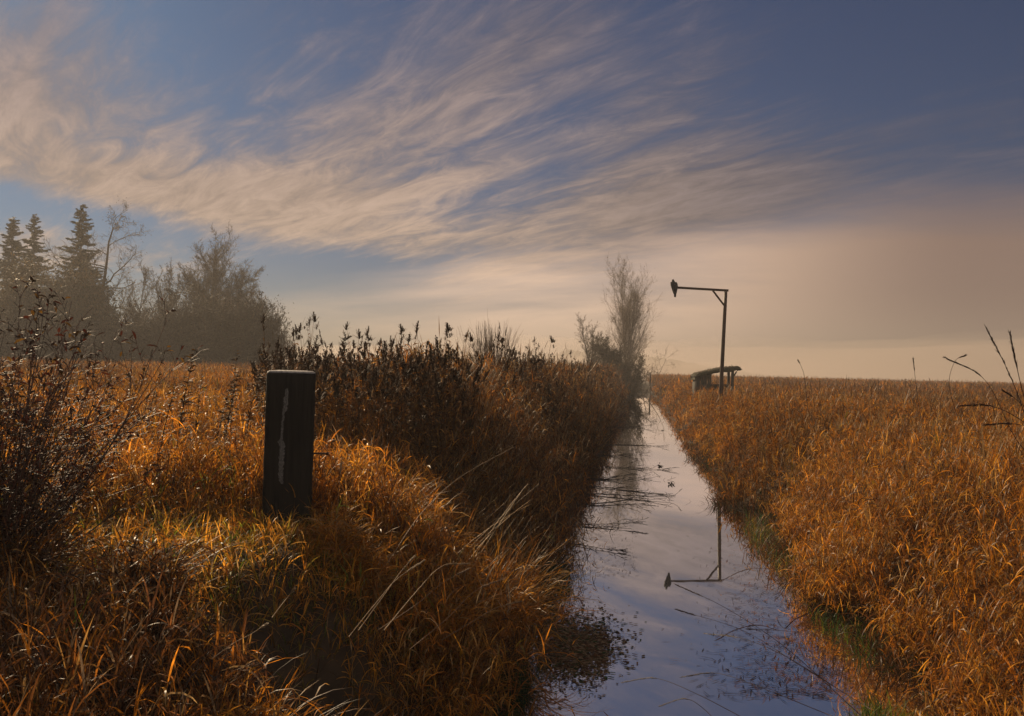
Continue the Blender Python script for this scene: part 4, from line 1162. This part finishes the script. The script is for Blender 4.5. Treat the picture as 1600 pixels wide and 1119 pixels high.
# ------------------------------------------------------------------ air
SUN_AZ = R(8.3 + 34.5)      # left of +Y
SUN_EL = R(25)
box = np.array([(x_, y_, z_) for z_ in (-1.6, 28) for x_, y_ in ((-800, -800), (800, -800), (800, 800), (-800, 800))], float)
bq = np.array([(0, 3, 2, 1), (4, 5, 6, 7), (0, 1, 5, 4), (1, 2, 6, 5), (2, 3, 7, 6), (3, 0, 4, 7)])
mt, nt, out = new_mat('mist')
pv = nt.nodes.new('ShaderNodeVolumePrincipled')
pv.inputs['Color'].default_value = (.40, .38, .37, 1); pv.inputs['Density'].default_value = .0019; pv.inputs['Anisotropy'].default_value = .3
nt.links.new(pv.outputs[0], out.inputs['Volume'])
hz = link('haze', quadmesh('haze', box, bq), mt)
tag(hz, 'pale morning mist thinning the far trees and fields', 'mist', kind='stuff')

gx = np.linspace(-170, 430, 31); gy = np.linspace(113, 335, 13)
FX, FY = np.meshgrid(gx, gy)
edge_ = np.minimum(np.minimum(FX - gx[0], gx[-1] - FX) / 60, np.minimum(FY - gy[0], gy[-1] - FY) / 70)
FZ = .5 + (FY - gy[0]) / (gy[-1] - gy[0]) * np.clip(np.minimum(FX - gx[0], gx[-1] - FX) / 50, 0.1, 1) * (12.5 + 4 * noise2(FX, FY, .03, 1.) + np.clip((FX - 10) / 110, 0, 1.) * 9)
top_v = np.stack([FX, FY, FZ], -1).reshape(-1, 3); bot_v = top_v.copy(); bot_v[:, 2] = -1.4
ix = np.arange(31 * 13).reshape(13, 31); nb_ = 31 * 13
fq = [np.stack([ix[:-1, :-1], ix[:-1, 1:], ix[1:, 1:], ix[1:, :-1]], -1).reshape(-1, 4)]
fq.append(fq[0][:, ::-1] + nb_)
for loop_ in (ix[0, :], ix[:, -1], ix[-1, ::-1], ix[::-1, 0]):
    fq.append(np.stack([loop_[:-1], loop_[:-1] + nb_, loop_[1:] + nb_, loop_[1:]], -1))
fb = np.concatenate([top_v, bot_v]); fbq = np.concatenate(fq)
mt, nt, out = new_mat('fog')
pv = nt.nodes.new('ShaderNodeVolumePrincipled')
pv.inputs['Color'].default_value = (.88, .73, .63, 1); pv.inputs['Density'].default_value = .007; pv.inputs['Anisotropy'].default_value = .3
nt.links.new(pv.outputs[0], out.inputs['Volume'])
tag(link('fog_bank', quadmesh('fog_bank', fb, fbq), mt), 'bright bank of fog lying across the fields behind the poplar', 'fog', kind='stuff')

# ------------------------------------------------------------------ sky
W = bpy.data.worlds.new('World'); sc.world = W; W.use_nodes = True
nt = W.node_tree; N = nt.nodes; Lk = nt.links; N.clear()
def val(x):
    return x
def math_(op, a, b=None, c=None, clamp=False):
    n_ = N.new('ShaderNodeMath'); n_.operation = op; n_.use_clamp = clamp
    for i, v in enumerate((a, b, c)):
        if v is None: continue
        if hasattr(v, 'is_output') or isinstance(v, bpy.types.NodeSocket): Lk.new(v, n_.inputs[i])
        else: n_.inputs[i].default_value = v
    return n_.outputs[0]
def smooth(v, a, b, lo=0., hi=1.):
    n_ = N.new('ShaderNodeMapRange'); n_.interpolation_type = 'SMOOTHSTEP'
    Lk.new(v, n_.inputs['Value']); n_.inputs['From Min'].default_value = a; n_.inputs['From Max'].default_value = b
    n_.inputs['To Min'].default_value = lo; n_.inputs['To Max'].default_value = hi
    return n_.outputs[0]
def mixc(fac, a, b):
    n_ = N.new('ShaderNodeMix'); n_.data_type = 'RGBA'; n_.clamp_factor = True
    if isinstance(fac, bpy.types.NodeSocket): Lk.new(fac, n_.inputs[0])
    else: n_.inputs[0].default_value = fac
    for s_, v in ((n_.inputs[6], a), (n_.inputs[7], b)):
        if isinstance(v, bpy.types.NodeSocket): Lk.new(v, s_)
        else: s_.default_value = (*v, 1)
    return n_.outputs[2]
tc = N.new('ShaderNodeTexCoord')
sep = N.new('ShaderNodeSeparateXYZ'); Lk.new(tc.outputs['Generated'], sep.inputs[0])
dx, dy, dz = sep.outputs
az = math_('MULTIPLY', math_('ARCTAN2', dx, dy), 180 / math.pi)
az = math_('ADD', az, 8.3)                         # bearing in degrees from the middle of the view
el = math_('MULTIPLY', math_('ARCSINE', dz), 180 / math.pi)
def blob(px, py, sx, sy, rot, amp):
    """soft patch of sky; position and size given in photo pixels, kept as bearing and elevation"""
    a0 = math.degrees(math.atan((px - 800) / F)); e0 = math.degrees(math.atan((hor(px) - py) / F * math.cos(R(a0))))
    k_ = 57.3 / F
    c_, s_ = math.cos(R(rot)), math.sin(R(rot))
    da = math_('SUBTRACT', az, a0); de = math_('SUBTRACT', el, e0)
    p_ = math_('ADD', math_('MULTIPLY', da, c_), math_('MULTIPLY', de, s_))
    q_ = math_('SUBTRACT', math_('MULTIPLY', de, c_), math_('MULTIPLY', da, s_))
    p_ = math_('DIVIDE', p_, sx * k_); q_ = math_('DIVIDE', q_, sy * k_)
    g_ = math_('EXPONENT', math_('MULTIPLY', math_('ADD', math_('MULTIPLY', p_, p_), math_('MULTIPLY', q_, q_)), -1.))
    return math_('MULTIPLY', g_, amp)
def total(*xs_):
    t = xs_[0]
    for x_ in xs_[1:]: t = math_('ADD', t, x_)
    return t
# cirrus streaks live on a high flat layer, drawn out along one wind direction
h_ = math_('ADD', math_('MAXIMUM', dz, 0.), .10)
cu = math_('DIVIDE', dx, h_); cv = math_('DIVIDE', dy, h_)
wa = R(-8.3 - 39)
sx_, sy_ = math.sin(wa), math.cos(wa)
su = math_('ADD', math_('MULTIPLY', cu, sx_), math_('MULTIPLY', cv, sy_))
sv = math_('SUBTRACT', math_('MULTIPLY', cu, sy_), math_('MULTIPLY', cv, sx_))
def streak(ku, kv, scale, detail, rough, dist, off=0.):
    cb = N.new('ShaderNodeCombineXYZ'); Lk.new(math_('MULTIPLY', su, ku), cb.inputs[0]); Lk.new(math_('MULTIPLY', sv, kv), cb.inputs[1]); cb.inputs[2].default_value = off
    n_ = N.new('ShaderNodeTexNoise'); n_.inputs['Scale'].default_value = scale; n_.inputs['Detail'].default_value = detail
    n_.inputs['Roughness'].default_value = rough; n_.inputs['Distortion'].default_value = dist
    Lk.new(cb.outputs[0], n_.inputs['Vector']); return n_.outputs['Fac']
n1 = streak(.24, 1.0, 1.7, 9, .62, .9)
n2 = streak(.48, 1.4, 5., 8, .68, 1.1, 3.3)
n4 = streak(.3, 1.0, 14., 6, .65, .4, 5.3)
n3 = streak(.5, .6, .8, 5, .55, .6, 7.1)
cov = total(blob(40, 190, 230, 190, -10, .55), blob(480, 320, 430, 62, 6, .40), blob(650, 190, 330, 75, 30, .42), blob(840, 50, 170, 110, 30, .22), blob(200, 285, 300, 40, 2, .18),
            blob(680, 395, 330, 42, -4, .36), blob(1050, 250, 260, 110, 15, .30), blob(1150, 310, 360, 55, 14, .26), blob(480, 170, 260, 90, 20, .22), blob(620, 40, 260, 60, 10, .2),
            blob(300, 50, 90, 75, 50, -.22), blob(760, 300, 170, 26, 16, -.34), blob(120, 340, 300, 30, -6, -.75), blob(470, 440, 230, 42, 8, -.48), blob(1420, 60, 300, 190, 20, -.45), blob(900, 180, 120, 60, 30, -.1), blob(1250, 240, 450, 70, 12, .42), blob(1250, 330, 420, 50, 8, .34), blob(1080, 130, 260, 70, 20, .34), blob(60, 60, 120, 110, 40, .2))
def dev(x_, k_): return math_('MULTIPLY', math_('SUBTRACT', x_, .5), k_)
cl = total(dev(n1, 2.1), dev(n2, 1.2), dev(n4, .5), dev(n3, .95), math_('MULTIPLY', cov, 1.35))
cl = smooth(cl, -.06, 1.1)
hl = smooth(total(dev(n2, 1.5), dev(n4, .6), dev(n1, 1.4)), -.5, .6, .62, 1.42)
sky = N.new('ShaderNodeTexSky'); sky.sky_type = 'NISHITA'; sky.sun_disc = False
sky.sun_elevation = SUN_EL; sky.sun_rotation = -SUN_AZ
sky.air_density = 1.0; sky.dust_density = .5; sky.ozone_density = 2.2
SKY_S = .023
base = N.new('ShaderNodeVectorMath'); base.operation = 'MULTIPLY'; Lk.new(sky.outputs[0], base.inputs[0]); base.inputs[1].default_value = (SKY_S * .33, SKY_S * .66, SKY_S * 1.08)
# cloud light: peach low and near the sun, mauve high and away from it
ccol = mixc(smooth(el, 6, 23), (.44, .31, .225), (.205, .165, .18))
ccol = mixc(smooth(az, -8, 26), ccol, (.092, .084, .112))
vs = N.new('ShaderNodeVectorMath'); vs.operation = 'SCALE'; Lk.new(ccol, vs.inputs[0]); Lk.new(hl, vs.inputs['Scale'])
c1 = mixc(math_('MULTIPLY', cl, .9), base.outputs[0], vs.outputs[0])
# fog bank lying on the far side of the fields, higher to the right
fn1 = streak(.25, .35, 1.3, 7, .55, .5, 11.)
top_ = total(math_('MULTIPLY', math_('SUBTRACT', fn1, .5), 13.), smooth(az, -20, 3, -.6, 4.6), smooth(az, 4, 26, 0, 5.2))
ff = math_('SUBTRACT', top_, el)
fm = smooth(ff, -4.2, 3.0)
fcol = mixc(smooth(az, -20, -3), (.46, .39, .31), (1.12, .76, .53))
fcol = mixc(smooth(az, 0, 28), fcol, mixc(smooth(el, 0, 5.5), (.37, .25, .185), (.25, .158, .122)))
c2 = mixc(math_('MULTIPLY', fm, .92), c1, fcol)
# unseen sky behind the camera, brightened as added fill for the shadows
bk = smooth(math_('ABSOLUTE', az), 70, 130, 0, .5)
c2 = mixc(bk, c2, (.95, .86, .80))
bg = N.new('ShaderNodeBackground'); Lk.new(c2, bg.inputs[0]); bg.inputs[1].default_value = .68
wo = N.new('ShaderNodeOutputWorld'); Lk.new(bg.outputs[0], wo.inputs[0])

# ------------------------------------------------------------------ sun
ld = bpy.data.lights.new('sun', 'SUN'); ld.energy = 5.0; ld.angle = R(.6); ld.color = (1, .76, .48)
so = bpy.data.objects.new('sun', ld); col.objects.link(so)
sd = Vector((-math.sin(SUN_AZ) * math.cos(SUN_EL), math.cos(SUN_AZ) * math.cos(SUN_EL), math.sin(SUN_EL)))
so.rotation_euler = sd.to_track_quat('Z', 'Y').to_euler()
so.location = (-20, 20, 12)

# ------------------------------------------------------------------ render settings
sc.view_settings.view_transform = 'Standard'; sc.view_settings.look = 'None'
sc.view_settings.exposure = .70; sc.view_settings.gamma = 1
cy = sc.cycles
cy.max_bounces = 6; cy.diffuse_bounces = 2; cy.glossy_bounces = 3; cy.transmission_bounces = 4; cy.volume_bounces = 0; cy.transparent_max_bounces = 4
cy.use_denoising = True
try:
    cy.denoiser = 'OPENIMAGEDENOISE'; cy.denoising_input_passes = 'RGB_ALBEDO_NORMAL'; cy.denoising_prefilter = 'ACCURATE'
except Exception: pass
cy.sample_clamp_indirect = 4
